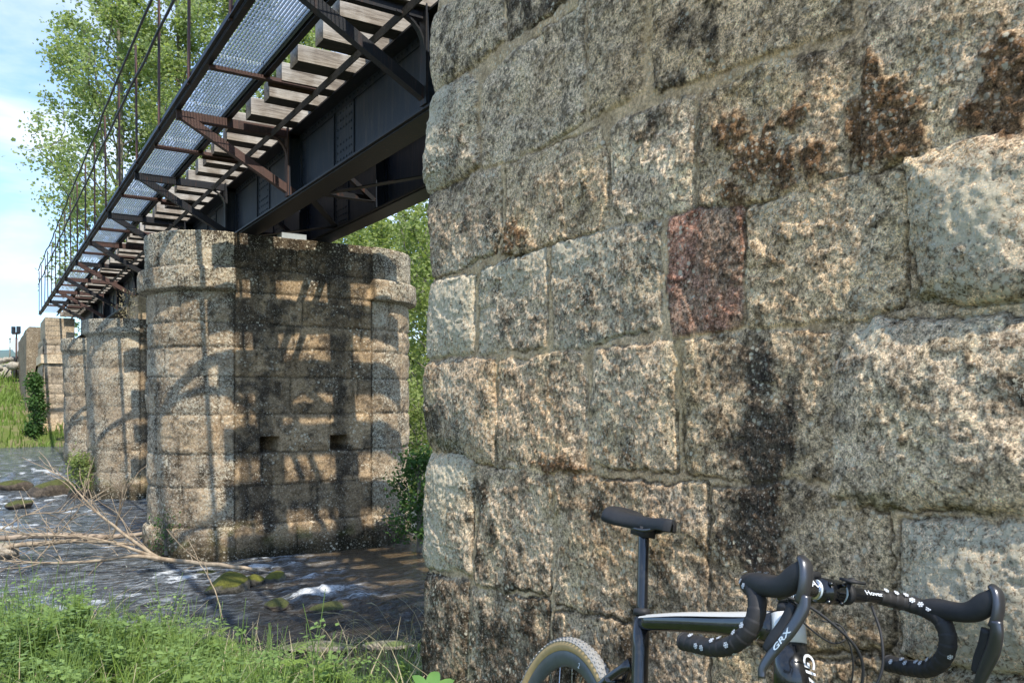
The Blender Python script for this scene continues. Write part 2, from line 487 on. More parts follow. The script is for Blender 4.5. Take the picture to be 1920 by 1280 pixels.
def poly_field(U, V, poly):
    """signed distance (inside > 0) from points to a polygon"""
    P = np.asarray(poly); n = len(P)
    d = np.full(U.shape, 1e9); ins = np.zeros(U.shape, bool)
    for i in range(n):
        a, b = P[i], P[(i + 1) % n]
        ex, ey = b - a
        t = np.clip(((U - a[0]) * ex + (V - a[1]) * ey) / (ex * ex + ey * ey + 1e-12), 0, 1)
        d = np.minimum(d, np.hypot(U - a[0] - t * ex, V - a[1] - t * ey))
        c = ((a[1] > V) != (b[1] > V)) & (U < (b[0] - a[0]) * (V - a[1]) / (b[1] - a[1] + 1e-12) + a[0])
        ins ^= c
    return np.where(ins, d, -d)

WX = 1.55       # plane of the near wall
WC = 3.08       # its far corner
TAN, GREY, BROWN = np.array((0.66, 0.51, 0.335)), np.array((0.66, 0.53, 0.375)), np.array((0.58, 0.455, 0.315))
DARK, RED, MORTAR = np.array((0.085, 0.066, 0.046)), np.array((0.42, 0.23, 0.165)), np.array((0.56, 0.425, 0.27))
BLACK = np.array((0.035, 0.03, 0.026)); MOSS = np.array((0.125, 0.070, 0.034)); OLIVE = np.array((0.10, 0.095, 0.035))
# blocks traced on the wall: polygon in photo pixels, bulge (m), colour, dark amount, lichen amount
BLK = [
 ([(740,-60),(935,-60),(938,55),(880,110),(845,130),(800,162),(740,195)], .055, GREY, .35, .55),
 ([(943,-60),(1080,-60),(1030,3),(962,48),(943,55)], .02, BROWN, .65, .1),
 ([(740,205),(800,172),(868,124),(885,140),(893,300),(850,330),(802,352),(740,385)], .075, GREY, .3, .9),
 ([(897,140),(985,58),(1078,-5),(1092,-60),(1095,214),(1040,245),(1000,270),(905,303)], .028, GREY, .1, .25),
 ([(1102,-60),(1208,-60),(1203,150),(1160,185),(1106,212)], .015, TAN*.9, .1, .2),
 ([(1222,-60),(1604,-60),(1603,35),(1500,62),(1350,112),(1228,163)], .02, TAN*.95, .35, .35),
 ([(740,398),(800,362),(880,322),(930,312),(934,440),(925,468),(850,505),(802,515),(740,530)], .035, BROWN, .45, .45),
 ([(945,303),(1000,283),(1120,237),(1136,300),(1140,425),(1040,452),(945,472)], .018, TAN*.95, .3, .1),
 ([(1150,230),(1210,207),(1302,170),(1304,290),(1300,384),(1250,396),(1163,416),(1146,350)], .03, GREY, .15, .5),
 ([(1318,168),(1480,100),(1603,72),(1600,200),(1598,325),(1500,350),(1400,374),(1316,380)], .025, TAN*.9, .4, .35),
 ([(1640,15),(1700,-60),(2000,-60),(2000,225),(1800,262),(1718,284),(1628,322),(1632,200)], .035, GREY, .3, .5),
 ([(740,540),(800,528),(888,512),(888,660),(800,668),(740,672)], .045, GREY*.9, .4, .95),
 ([(899,505),(1018,463),(1022,560),(1020,648),(900,660)], .03, GREY*.9, .45, .85),
 ([(1034,456),(1160,425),(1236,418),(1234,608),(1130,640),(1040,655)], .03, GREY*.85, .5, .8),
 ([(1258,412),(1300,393),(1392,386),(1398,500),(1393,606),(1340,615),(1264,624),(1252,560)], .03, RED, .2, .35),
 ([(1408,388),(1500,360),(1620,332),(1696,326),(1700,440),(1690,560),(1620,596),(1580,603),(1410,606)], .022, TAN, .05, .5),
 ([(1722,292),(1840,264),(2000,240),(2000,560),(1860,562),(1735,556),(1727,480)], .095, GREY, .25, .75),
 ([(740,685),(800,680),(928,672),(933,780),(930,868),(800,838),(740,826)], .05, BROWN*.9, .6, .5),
 ([(940,682),(1020,668),(1095,660),(1098,780),(1094,880),(1000,884),(940,868)], .02, BROWN, .45, .3),
 ([(1120,662),(1262,642),(1268,760),(1264,876),(1112,868),(1108,800)], .035, GREY*.95, .25, .5),
 ([(1288,642),(1400,622),(1574,632),(1562,760),(1556,896),(1420,888),(1288,882)], .022, TAN*.85, .15, .25),
 ([(1600,650),(1645,598),(1760,606),(2000,600),(2000,955),(1740,950),(1610,942),(1566,915),(1572,780),(1570,700)], .075, GREY, .2, .6),
 ([(740,838),(800,850),(892,866),(888,980),(888,1066),(800,1058),(740,1052)], .05, GREY*.9, .4, .8),
 ([(898,876),(1036,890),(1034,1000),(1030,1104),(898,1088)], .02, BROWN, .55, .4),
 ([(1046,895),(1318,910),(1322,1040),(1322,1160),(1046,1130)], .018, BROWN, .5, .25),
 ([(1334,915),(1480,915),(1560,932),(1655,968),(1662,1080),(1660,1200),(1334,1186)], .015, TAN*.85, .2, .15),
 ([(1690,985),(1800,978),(2000,992),(2000,1262),(1840,1240),(1692,1215)], .045, GREY, .2, .95),
 ([(740,1062),(800,1072),(884,1086),(880,1330),(800,1318),(740,1305)], .045, BROWN*.7, .75, .2),
 ([(894,1100),(1032,1124),(1034,1380),(892,1340)], .018, BROWN*.9, .6, .25),
 ([(1044,1146),(1322,1178),(1324,1500),(1044,1400)], .016, BROWN*.9, .55, .25),
 ([(1334,1206),(1656,1226),(1656,1600),(1334,1520)], .016, TAN*.8, .2, .2),
 ([(1672,1236),(1840,1262),(2000,1285),(2000,1700),(1672,1610)], .03, TAN*.9, .2, .7),
]
# patches with a shape of their own: px, py, rx, ry, strength
STAIN = [(1400,700,70,90,1.2),(1415,830,75,100,1.5),(1400,980,75,110,1.4),(1340,1060,60,110,.8),(1480,760,50,60,.6),(1500,1090,70,60,.4),(1540,860,40,50,.35),(1240,150,12,60,.5),(1090,130,14,50,.8)]
MOSSB = [(1650,150,22,55,1.3),(1665,215,50,55,1.5),(1715,250,40,30,1.0),(1375,235,36,28,1.0),(1420,290,38,35,1.1),(1475,310,30,32,1.0),(1500,210,24,22,.9),(1535,290,35,28,.9),(1905,150,40,70,1.6),(1850,200,32,25,1.2),(1900,210,30,30,.9),(1050,870,40,18,.8),(960,440,20,25,.8),(1380,350,30,20,.7)]
LICH = [(822,180,26,60,1.3),(808,255,22,30,1.3),(860,500,40,30,.6),(1850,380,70,70,1.4),(1790,330,60,26,1.0),(1800,440,24,24,1.2),(1885,455,24,18,1.2),(1760,1080,60,60,.9),(1850,1160,70,50,.9),(845,560,35,40,.8),(850,900,30,40,1.2),(850,720,22,30,.7),(820,990,24,40,.7),(1640,625,50,25,1.0),(1010,985,30,60,.5),(1120,640,120,20,.6),(1820,1235,60,40,.8),(1250,470,30,40,.5),(1780,100,60,60,.5),(1900,40,60,30,.4)]
GREEN = [(815,330,28,16,1.2),(840,830,40,16,.9),(985,800,30,40,.5),(940,830,30,40,.5),(1770,545,90,22,1.1),(1640,935,80,20,1.1),(1800,950,120,20,.8),(1200,400,60,18,.5),(1050,245,60,12,.7),(820,870,18,60,.5)]
def wallcoord(px, py):
    p = at_x(px, py, WX)
    return p[1], p[2]
def blobs(U, Z, lst):
    s = np.zeros(U.shape)
    for px, py, rx, ry, a in lst:
        u, z = wallcoord(px, py)
        u2, _ = wallcoord(px + rx, py); _, z2 = wallcoord(px, py - ry)
        s = np.maximum(s, a * np.exp(-(((U - u) / (u2 - u)) ** 2 + ((Z - z) / (z2 - z)) ** 2)))
    return s

def block_surface(U, Z, d, bulge, seed):
    """outward height of a rock-faced block, d = distance inside its edge"""
    e = sstep(0.0, 0.016, d)
    dome = 1 - np.exp(-np.clip(d, 0, None) / 0.05)
    k = 0.20 if not np.isscalar(bulge) else (0.15 if bulge < .04 else .48)
    return 0.0045 * e + bulge * k * dome

def near_wall():
    # along-wall coordinate: u = Y up to the corner, then round it and on along +X
    ud = np.concatenate([np.arange(-6, -2, 0.12), np.arange(-2, 0.45, 0.02), np.arange(0.45, WC + 0.12, 0.0042), np.arange(WC + 0.13, WC + 5.2, 0.06)])
    zd = np.concatenate([np.arange(0.2, 0.72, 0.03), np.arange(0.72, EYE + 1.62, 0.0045), np.arange(EYE + 1.63, EYE + 2.22, 0.018)])
    U, Z = np.meshgrid(ud, zd, indexing='ij')
    wob = 0.012
    Uw = U + wob * fbm(U * 9, Z * 9, seed=3) + 0.006 * vnoise(U * 40, Z * 40, seed=4)
    Zw = Z + wob * fbm(U * 9, Z * 9, seed=5) + 0.006 * vnoise(U * 40, Z * 40, seed=6)
    H = np.zeros(U.shape); inside = np.full(U.shape, -1.0)
    C = np.tile(MORTAR, U.shape + (1,)).astype(float)
    C *= (1 + 0.25 * fbm(U * 12, Z * 12, seed=8))[..., None]
    mz = sstep(-.15, .25, fbm(U * 2.2, Z * 2.6, oct=3, seed=14))
    C = C * (1 - .6 * mz[..., None]) + GREY * .80 * (.6 * mz)[..., None]
    dk = np.zeros(U.shape); li = np.full(U.shape, 0.15)
    for q, (poly, bulge, col, da, la) in enumerate(BLK):
        P = []
        for (px, py) in poly:
            if px <= 741:
                # the block turns the corner: carry it on past it
                y, z = wallcoord(800, py + (800 - px) * (0.42 if py < 450 else (0.1 if py < 700 else -0.08)))
                P.append((WC + 0.45, z))
            else:
                P.append(wallcoord(px, py))
        P = np.array(P)
        lo, hi = P.min(0) - 0.05, P.max(0) + 0.05
        su = (ud > lo[0]) & (ud < hi[0]); sz = (zd > lo[1]) & (zd < hi[1])
        ix = np.ix_(su, sz)
        d = poly_field(Uw[ix], Zw[ix], P) + 0.013 + 0.009 * vnoise(Uw[ix] * 6 + q, Zw[ix] * 6, seed=12)
        m = d > np.maximum(inside[ix], 0)
        tone = 1 + 0.18 * (_hash(np.array([q]), np.array([3]), np.array([1]), 5)[0] - .5)
        H[ix] = np.where(m, block_surface(U[ix], Z[ix], d, bulge, q), H[ix])
        e = sstep(0, 0.012, d)
        C[ix] = C[ix] * (1 - e[..., None]) + (col * tone) * e[..., None]
        dk[ix] = np.where(m, da, dk[ix]); li[ix] = np.where(m, la, li[ix])
        inside[ix] = np.maximum(inside[ix], np.where(m, d, -1))
    # generic coursing outside the traced part
    uR, _ = wallcoord(1990, 700)
    fz_ = np.maximum(WX * SY + U * CY, .05); pxx = 960 + FPX * (WX * CY - U * SY) / fz_; pyy = HOR - (Z - EYE) * FPX / fz_
    gen = ((pxx > 1992) | (U < uR) | (pyy < -58) | (U > WC + 0.40) | (pyy > 1330)) & (inside < 0)
    ch = 0.34; row = np.floor(Zw / ch); fz = Zw - row * ch
    bw = 0.62; uo = Uw + row * 0.37; bi = np.floor(uo / bw); fu = uo - bi * bw
    d = np.minimum(np.minimum(fz, ch - fz), np.minimum(fu, bw - fu)) - 0.008
    hb = _hash(bi, row, np.zeros_like(row), 9)
    H = np.where(gen & (d > 0), block_surface(U, Z, d, 0.02 + 0.03 * hb, 0), H)
    gcol = GREY[None, None] * (1 - hb[..., None]) + TAN[None, None] * hb[..., None]
    e = sstep(0, 0.012, d)
    C = np.where(gen[..., None], C * (1 - e[..., None]) + gcol * e[..., None], C)
    dk = np.where(gen, 0.3, dk); li = np.where(gen, 0.5, li)
    inb = np.maximum(inside, np.where(gen, d, -1)) > 0
    # rock roughness
    joint = np.exp(-((np.maximum(inside, 0) - 0.004) / 0.004) ** 2) * (inside > -.5) * sstep(-.1, .25, fbm(U * 2.3, Z * 2.3, oct=2, seed=80))
    big = fbm(U * 5, Z * 5, oct=3, seed=21); med = fbm(U * 17, Z * 17, oct=3, gain=.6, seed=22)
    rid = 1 - np.abs(fbm(U * 14 + Z * 5, Z * 20, oct=3, seed=23)) * 2
    fine = fbm(U * 62, Z * 62, oct=3, gain=.62, seed=24)
    rgh = np.where(inb, 1.0, 0.30)
    nearf = lerp(.55, 1.0, sstep(.8, 2.4, U))
    wx_, wz_ = U + .03 * fbm(U * 8, Z * 8, seed=81), Z + .03 * fbm(U * 8, Z * 8, seed=82)
    fa = facets(wx_ * 7, wz_ * 9, 83, 1.6); fb = facets(wx_ * 19, wz_ * 24, 87, 1.6)
    H = H + rgh * (0.008 * big + nearf * (0.0035 * med + 0.0020 * rid + 0.0052 * fa + 0.0030 * fb) + 0.0036 * fine)
    # cracks along some joints
    H = H - .007 * joint
    C = C * (1 - .7 * joint[..., None])
    crk = np.abs(fbm(U * 3.1, Z * 3.1, oct=3, seed=40))
    H = H - np.where(crk < 0.004, 0.004, 0)
    # patches
    nz = 0.55 * fbm(U * 16, Z * 16, oct=4, gain=.6, seed=31) + 0.3 * fine
    nz2 = 0.6 * fbm(U * 24, Z * 24, oct=3, gain=.6, seed=32) + 0.35 * fine
    st = sstep(0.30, 1.0, blobs(U, Z, STAIN) + nz * 0.6 + .55 * fbm(U * 15, Z * 1.6, oct=4, seed=37) + .3 * fbm(U * 5 + Z * 2, Z * 2, oct=3, seed=36))
    ms = sstep(0.26, 0.70, blobs(U, Z, [(a, b, c * 1.3, d * 1.3, e * 1.1) for a, b, c, d, e in MOSSB]) + nz2 * .8)
    lc = blobs(U, Z, LICH)
    gr = sstep(0.3, 0.9, blobs(U, Z, GREEN) + nz * 0.5)
    damp = sstep(EYE - 0.35, EYE - 1.25, Z) * sstep(1.2, WC, U)
    dmask = sstep(0.42, 0.95, dk * 0.95 + 0.95 * fbm(U * 4.5, Z * 4, oct=6, gain=.62, seed=33) + 0.45 * med + 0.35 * damp)
    dm2 = sstep(0.0, 0.55, med * 0.8 + fine * 1.1 + 0.3 * dk)
    C = C * (1 - (0.84 * dmask)[..., None]) + DARK * (0.84 * dmask)[..., None]
    C = C * (1 - (0.60 * dm2 * np.where(inb, 1, .2))[..., None])
    ol = sstep(0.1, 0.5, fbm(U * 6.3, Z * 6.3, oct=3, seed=50)) * 0.15
    C = C * (1 - ol[..., None]) + C * np.array((0.92, 0.98, 0.62)) * ol[..., None]
    ow = sstep(0.15, 0.5, fbm(U * 4.1, Z * 8.3, oct=4, seed=51)) * np.where(lc > .4, .1, .55)
    C = C * (1 - ow[..., None]) + C * np.array((1.03, 0.97, 0.88)) * ow[..., None]
    ow2 = sstep(.1, .5, fbm(U * 1.7, Z * 1.9, oct=4, seed=53)); C = C * (1 - (.3 * ow2)[..., None]) + C * np.array((1.06, .88, .68)) * (.3 * ow2)[..., None]
    redn = (sstep(-.1, .35, fbm(U * 9, Z * 6, oct=4, seed=54)) * .65)[..., None]; isred = ((C[..., 0] > C[..., 1] * 1.55) & (Z > EYE + .1) & (U < 2.4))[..., None]; C = np.where(isred, C * (1 - redn) + C.mean(-1, keepdims=True) * np.array((1.25, 1.0, .72)) * redn, C)
    C = C * (1 - (0.9 * st)[..., None]) + BLACK * (0.9 * st)[..., None]
    C = C * (1 - (0.6 * gr)[..., None]) + OLIVE * (0.6 * gr)[..., None]
    C = C * (1 - (0.92 * ms)[..., None]) + (MOSS * (1 + 0.8 * nz2[..., None])) * (0.92 * ms)[..., None]
    H = H + ms * (0.004 + 0.008 * np.abs(fbm(U * 45, Z * 45, oct=2, seed=60)))
    crust = sstep(0.66, 0.90, lc * 0.62 + nz2 * 1.15)
    C = C * (1 - (0.75 * crust)[..., None]) + np.array((0.72, 0.60, 0.42)) * (0.75 * crust)[..., None]
    L = np.clip(li * 0.95 + 0.5 * np.clip(lc, 0, 1) - 1.2 * ms - 0.45 * st + 0.55 * fbm(U * 3, Z * 3, oct=3, seed=70), 0, 1.2) * np.where(inb, 1, .45)
    # place on the path round the corner
    rc = 0.05
    s = U - (WC - rc)
    on = s < 0
    ang = np.clip(s / rc, 0, math.pi / 2)
    past = np.clip(s - rc * math.pi / 2, 0, None)
    X = np.where(on, WX, WX + rc - rc * np.cos(ang) + past)
    Y = np.where(on, U, WC - rc + rc * np.sin(ang))
    nx = np.where(on, -1.0, -np.cos(ang)); ny = np.where(on, 0.0, np.sin(ang))
    H = H + (0.02 * fbm(Z * 3.0, Z * 0 + 2, oct=2, seed=77)) * np.exp(-((U - WC) / 0.12) ** 2)
    X = X + 0.045 * (Z - EYE); Y = Y + 0.05 * (Z - EYE)          # slight batter
    V = np.stack([X + nx * H, Y + ny * H, Z], -1).reshape(-1, 3)
    nu, nv = U.shape
    C = np.clip(C * np.array((.975, .925, .90)), 0.008, 0.8)
    F = grid_faces(nu, nv, flip=False)
    # normals should face outwards (-X on the long side)
    root = empty('stone_abutment', (WX, 0, 0.2))
    tag(root, 'rough sandstone block wall filling the right side, with the bicycle leaning on it', 'stone wall')
    o = mesh_np('facing', V - np.array((WX, 0, 0.2)), F[:, ::-1], M['wall'], root, True, C.reshape(-1, 3), {'Lich': L.reshape(-1), 'Mortar': ((1 - np.where(inb, sstep(0, .012, np.maximum(inside, np.where(gen, d, -1))), 0)) * (1 - .75 * mz)).reshape(-1)})
    # core behind the facing with a flat coping the bridge rests on
    mb = MB()
    mb.box((0.08, -6, 0.0), (5.1, WC - 0.06, EYE + 2.0 - 0.2))
    c = np.tile(GREY, (8, 1))
    core = mesh_np('core', np.vstack(mb.V), np.vstack(mb.F4), M['wall'], root, False, c, {'Lich': np.full(8, .5)})
    mb = MB(); mb.box((-0.04, -6, EYE + 2.0 - 0.2 + 0.002), (5.15, WC + 0.04, EYE + 2.2 - 0.2))
    mesh_np('coping', np.vstack(mb.V), np.vstack(mb.F4), M['wall'], root, False, c, {'Lich': np.full(8, .5)})
    return root
near_wall()

# ---- river piers: long faces across the bridge, half-round ends
def pier(name, label, Y0, L0, L1, r, top, base, course_z, ds, mat, joints_seed, ledge=None, upstand=None, holes=(), plinth=None, group='river piers', ledge_all=False, bz=-0.4):
    flat = L1 - L0
    per = [0, flat, flat + math.pi * r, 2 * flat + math.pi * r, 2 * flat + 2 * math.pi * r]
    sd = np.concatenate([np.arange(per[3] + math.pi * r * 0.35 - per[4], per[1] + math.pi * r * 0.75, ds), np.arange(per[1] + math.pi * r * 0.75, per[3] + math.pi * r * 0.35, ds * 4)])
    zd = np.arange(bz, top + ds * .3, ds); zd[-1] = top
    S, Z = np.meshgrid(sd, zd, indexing='ij')
    Sm = np.mod(S, per[4])
    def path(s):
        f1 = s < per[1]; a1 = (s - per[1]) / r; f3 = (s >= per[2]) & (s < per[3]); a2 = (s - per[3]) / r
        X = np.where(f1, L0 + s, np.where(s < per[2], L1 + r * np.sin(a1), np.where(f3, L1 - (s - per[2]), L0 - r * np.sin(a2))))
        Y = np.where(f1, Y0, np.where(s < per[2], Y0 + r - r * np.cos(a1), np.where(f3, Y0 + 2 * r, Y0 + r + r * np.cos(a2))))
        nx = np.where(f1, 0, np.where(s < per[2], np.sin(a1), np.where(f3, 0, -np.sin(a2))))
        ny = np.where(f1, -1.0, np.where(s < per[2], -np.cos(a1), np.where(f3, 1.0, np.cos(a2))))
        return X, Y, nx, ny
    X, Y, nx, ny = path(Sm)
    onflat = (Sm < per[1]) | ((Sm >= per[2]) & (Sm < per[3]))
    Uw = Sm + 0.010 * fbm(X * 7, Z * 7, Y * 7, seed=3 + joints_seed); Zw = Z + 0.012 * fbm(X * 6, Z * 6, Y * 6, seed=5 + joints_seed)
    # courses
    cz = np.array([bz - 1] + sorted(course_z) + [top + 1])
    row = np.searchsorted(cz, Zw) - 1; row = np.clip(row, 0, len(cz) - 2)
    dz = np.minimum(Zw - cz[row], cz[row + 1] - Zw)
    bw = 0.85 + 0.35 * _hash(row * 1.0, row * 0.0, row * 0.0, 11)
    # joints: always one at each end of the flats, others per course
    d = dz.copy(); bid = np.zeros_like(Sm); bnd = np.array(per)
    k = np.clip(np.searchsorted(bnd, Sm, side='right') - 1, 0, 3)
    loc = Sm - bnd[k]; ln = bnd[k + 1] - bnd[k]
    dj = np.minimum(loc, ln - loc)
    nb = np.maximum(1, np.round(ln / bw)); w = ln / nb
    off = np.where(nb > 1, (_hash(row * 1.0, k * 1.0, row * 0.0, 13 + joints_seed) - .5) * w * .8, 0)
    q = loc + 0.010 * vnoise(X * 9, Z * 9, Y * 9, seed=9) + off
    bi = np.floor(q / w); fw = q - bi * w
    dj2 = np.minimum(fw, w - fw)
    edge_ok = (loc > 0.12) & (ln - loc > 0.12)
    d = np.minimum(d, np.where(edge_ok, dj2, 9)); d = np.minimum(d, dj)
    hb = _hash(bi + k * 31, row * 1.0, row * 0.0 + joints_seed, 17)
    jw = 0.0
    big = fbm(X * 4, Z * 4, Y * 4, oct=3, seed=21 + joints_seed); med = fbm(X * 13, Z * 16, Y * 13, oct=3, gain=.6, seed=22 + joints_seed)
    fine = fbm(X * 40, Z * 46, Y * 40, oct=2, gain=.6, seed=24)
    e = sstep(jw, jw + 0.02, d)
    H = 0.013 * e + 0.022 * (1 - np.exp(-np.clip(d - jw, 0, 1) / 0.05)) * hb + (0.012 * big + 0.012 * med + 0.005 * fine) * np.where(onflat, .65, 1.1)
    H -= 0.010 * np.exp(-(dj / 0.010) ** 2)
    if ledge:
        z0, z1, ow = ledge
        lm = np.where(onflat & (not ledge_all), 0.0, 1.0)
        lm = sstep(0, 1, lm) if ledge_all else sstep(-0.03, 0.0, np.where(onflat, -dj, dj))
        H += ow * sstep(z0 - .008, z0 + .008, Z) * (1 - 0.35 * sstep(z1 - .02, z1 + .012, Z) - 0.45 * sstep(z1, z1 + .02, Z)) * lm
    H += 0.012 * facets(Sm * 5 + .5 * big, Z * 6, 91, 1.5) * np.where(onflat, .7, 1)
    if plinth:
        H += plinth[1] * sstep(plinth[0] + .02, plinth[0] - .03, Z + 0.02 * med)
    for (hx, hz, hw, hh) in holes:
        m = sstep(hw / 2 + .006, hw / 2 - .010, np.abs(X - hx + 0.01 * med)) * sstep(hh / 2 + .006, hh / 2 - .010, np.abs(Z - hz)) * (Sm < per[1])
        H -= 0.32 * m
    col = (GREY * 0.9 * (1 - hb[..., None]) + TAN * hb[..., None]) * (.62 + .42 * _hash(bi + k * 7, row * 1.0, row * 0.0, 29)[..., None])
    e = sstep(0.0, 0.022, d - 0.002)
    C = col * (1 - (0.45 + .35 * sstep(-.3, .4, big))[..., None] * (1 - e[..., None]))
    brn = np.where(onflat, 0.75, 0.5)
    C = C * (1 - brn[..., None]) + C * np.array((0.86, 0.72, 0.52)) * brn[..., None]
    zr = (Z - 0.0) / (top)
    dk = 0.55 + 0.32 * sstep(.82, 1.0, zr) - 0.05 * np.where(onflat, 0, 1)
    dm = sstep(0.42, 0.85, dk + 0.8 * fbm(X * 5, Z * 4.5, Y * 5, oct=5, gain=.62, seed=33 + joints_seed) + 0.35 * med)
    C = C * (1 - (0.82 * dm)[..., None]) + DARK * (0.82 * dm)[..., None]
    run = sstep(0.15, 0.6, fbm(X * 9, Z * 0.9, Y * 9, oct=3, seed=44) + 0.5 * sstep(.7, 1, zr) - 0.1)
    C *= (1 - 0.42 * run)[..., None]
    girder_shade = 1.1 * np.exp(-((X - 3.08) / .22) ** 2) + 1.1 * np.exp(-((X - 4.12) / .24) ** 2) + .7 * np.exp(-((X - 2.85) / .07) ** 2)
    bd = sstep(.35, .8, girder_shade * np.where(onflat, 1, 0) * (.65 + .5 * fbm(X * 5, Z * 1.2, Y, oct=4, seed=48 + joints_seed)) + .2 * med) * .62
    C = C * (1 - bd[..., None]) + DARK * .7 * bd[..., None]      # shadow columns of the girders painted into the stone colour
    wet = sstep(0.34, 0.08, Z - base - 0.10 * big); C = C * (1 - 0.8 * wet[..., None]) + np.array((0.028, 0.026, 0.012)) * 0.8 * wet[..., None]
    mo = sstep(0.55, 0.2, Z - base + 0.25 * big) * sstep(0.0, 0.5, fbm(X * 6, Z * 8, Y * 6, oct=3, seed=47) + .1) * (1 - wet)
    C = C * (1 - 0.7 * mo[..., None]) + np.array((0.12, 0.13, 0.025)) * 0.7 * mo[..., None]
    L = np.clip(np.where(onflat, 0.12, 0.75) + 0.5 * big + 0.25 * sstep(.75, 1, zr) - wet, 0, 1)
    V = np.stack([X + nx * H, Y + ny * H, Z], -1).reshape(-1, 3)
    nu, nv = S.shape
    F = grid_faces(nu, nv, wrap=True)
    # top surface: fan
    ctr = np.array([[(L0 + L1) / 2, Y0 + r, top + 0.01]])
    i = np.arange(nu); tf = np.stack([np.full(nu, nu * nv), i * nv + nv - 1, ((i + 1) % nu) * nv + nv - 1], -1)
    V = np.vstack([V, ctr])
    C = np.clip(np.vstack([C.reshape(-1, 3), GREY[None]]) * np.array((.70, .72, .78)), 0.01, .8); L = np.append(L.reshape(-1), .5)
    root = empty(name, ((L0 + L1) / 2, Y0 + r, base))
    off3 = np.array(root.location)
    tag(root, label, 'bridge pier', group)
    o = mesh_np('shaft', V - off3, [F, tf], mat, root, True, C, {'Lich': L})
    if upstand:
        zt, ins, x0, x1 = upstand
        V2 = []
        mb = MB(); n = 26
        for zz in np.linspace(top - .01, zt, 8):
            pass
        ys = (Y0 + ins, Y0 + 2 * r - ins)
        gx = np.linspace(x0, x1, 40); gz = np.linspace(top, zt, 14)
        mb.box((x0, ys[0], top - .02), (x1, ys[1], zt))
        c = np.tile(TAN * .6, (8, 1))
        mesh_np('bearing_block', np.vstack(mb.V) - off3, np.vstack(mb.F4), mat, root, False, c, {'Lich': np.full(8, .4)})
    return root

cz1 = [EYE + v for v in (1.40, .99, .67, .29, -.20, -.71, -1.14, -1.65)] + [EYE + 1.71]
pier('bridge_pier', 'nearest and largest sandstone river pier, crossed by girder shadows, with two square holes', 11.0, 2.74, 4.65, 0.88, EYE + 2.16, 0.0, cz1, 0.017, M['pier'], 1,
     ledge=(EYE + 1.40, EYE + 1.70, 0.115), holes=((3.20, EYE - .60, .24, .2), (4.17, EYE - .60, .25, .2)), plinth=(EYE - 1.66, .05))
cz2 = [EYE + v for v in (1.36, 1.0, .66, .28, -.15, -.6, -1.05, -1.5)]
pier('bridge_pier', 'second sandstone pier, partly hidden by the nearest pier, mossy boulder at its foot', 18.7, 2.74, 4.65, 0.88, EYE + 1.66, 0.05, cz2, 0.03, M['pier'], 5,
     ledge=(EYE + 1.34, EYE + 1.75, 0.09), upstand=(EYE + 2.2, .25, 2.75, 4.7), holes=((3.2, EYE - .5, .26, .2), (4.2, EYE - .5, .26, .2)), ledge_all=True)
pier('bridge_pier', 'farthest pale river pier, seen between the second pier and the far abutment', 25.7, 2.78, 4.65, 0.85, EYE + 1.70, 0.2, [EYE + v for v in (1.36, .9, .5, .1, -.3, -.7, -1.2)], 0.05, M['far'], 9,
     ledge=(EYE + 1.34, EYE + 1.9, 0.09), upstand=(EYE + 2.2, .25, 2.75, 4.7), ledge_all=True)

def masonry_panel(P0, eu, ez, n, lu, lz, ds, mat, name, parent, seed, ch=.34, bw=.6, bul=.03, dark=.3):
    ud = np.arange(0, lu + ds, ds); zd = np.arange(0, lz + ds, ds)
    U, Z = np.meshgrid(ud, zd, indexing='ij')
    Zw = Z + .01 * fbm(U * 6, Z * 6, seed=seed); row = np.floor(Zw / ch); fz = Zw - row * ch
    uo = U + row * bw * .6 + .01 * fbm(U * 6, Z * 6, seed=seed + 1); bi = np.floor(uo / bw); fu = uo - bi * bw
    d = np.minimum(np.minimum(fz, ch - fz), np.minimum(fu, bw - fu))
    hb = _hash(bi, row, np.zeros_like(row), seed)
    H = .02 * sstep(.006, .03, d) + bul * (1 - np.exp(-d / .06)) * hb + .018 * fbm(U * 8, Z * 8, oct=4, gain=.6, seed=seed + 2)
    C = GREY * (1 - hb[..., None]) + TAN * hb[..., None]
    e = sstep(0, .03, d); C = C * (.35 + .65 * e[..., None])
    dm = sstep(.4, .8, dark + .8 * fbm(U * 3, Z * 3, oct=4, seed=seed + 3)); C = C * (1 - .65 * dm[..., None]) + DARK * .65 * dm[..., None]
    V = P0 + U[..., None] * eu + Z[..., None] * ez + H[..., None] * n
    F = grid_faces(*U.shape)
    if np.dot(np.cross(eu, ez), n) < 0: F = F[:, ::-1]
    return mesh_np(name, V.reshape(-1, 3), F, mat, parent, True, np.clip(C.reshape(-1, 3) * np.array((.72, .74, .80)), .01, .8), {'Lich': np.full(U.size, .45)})

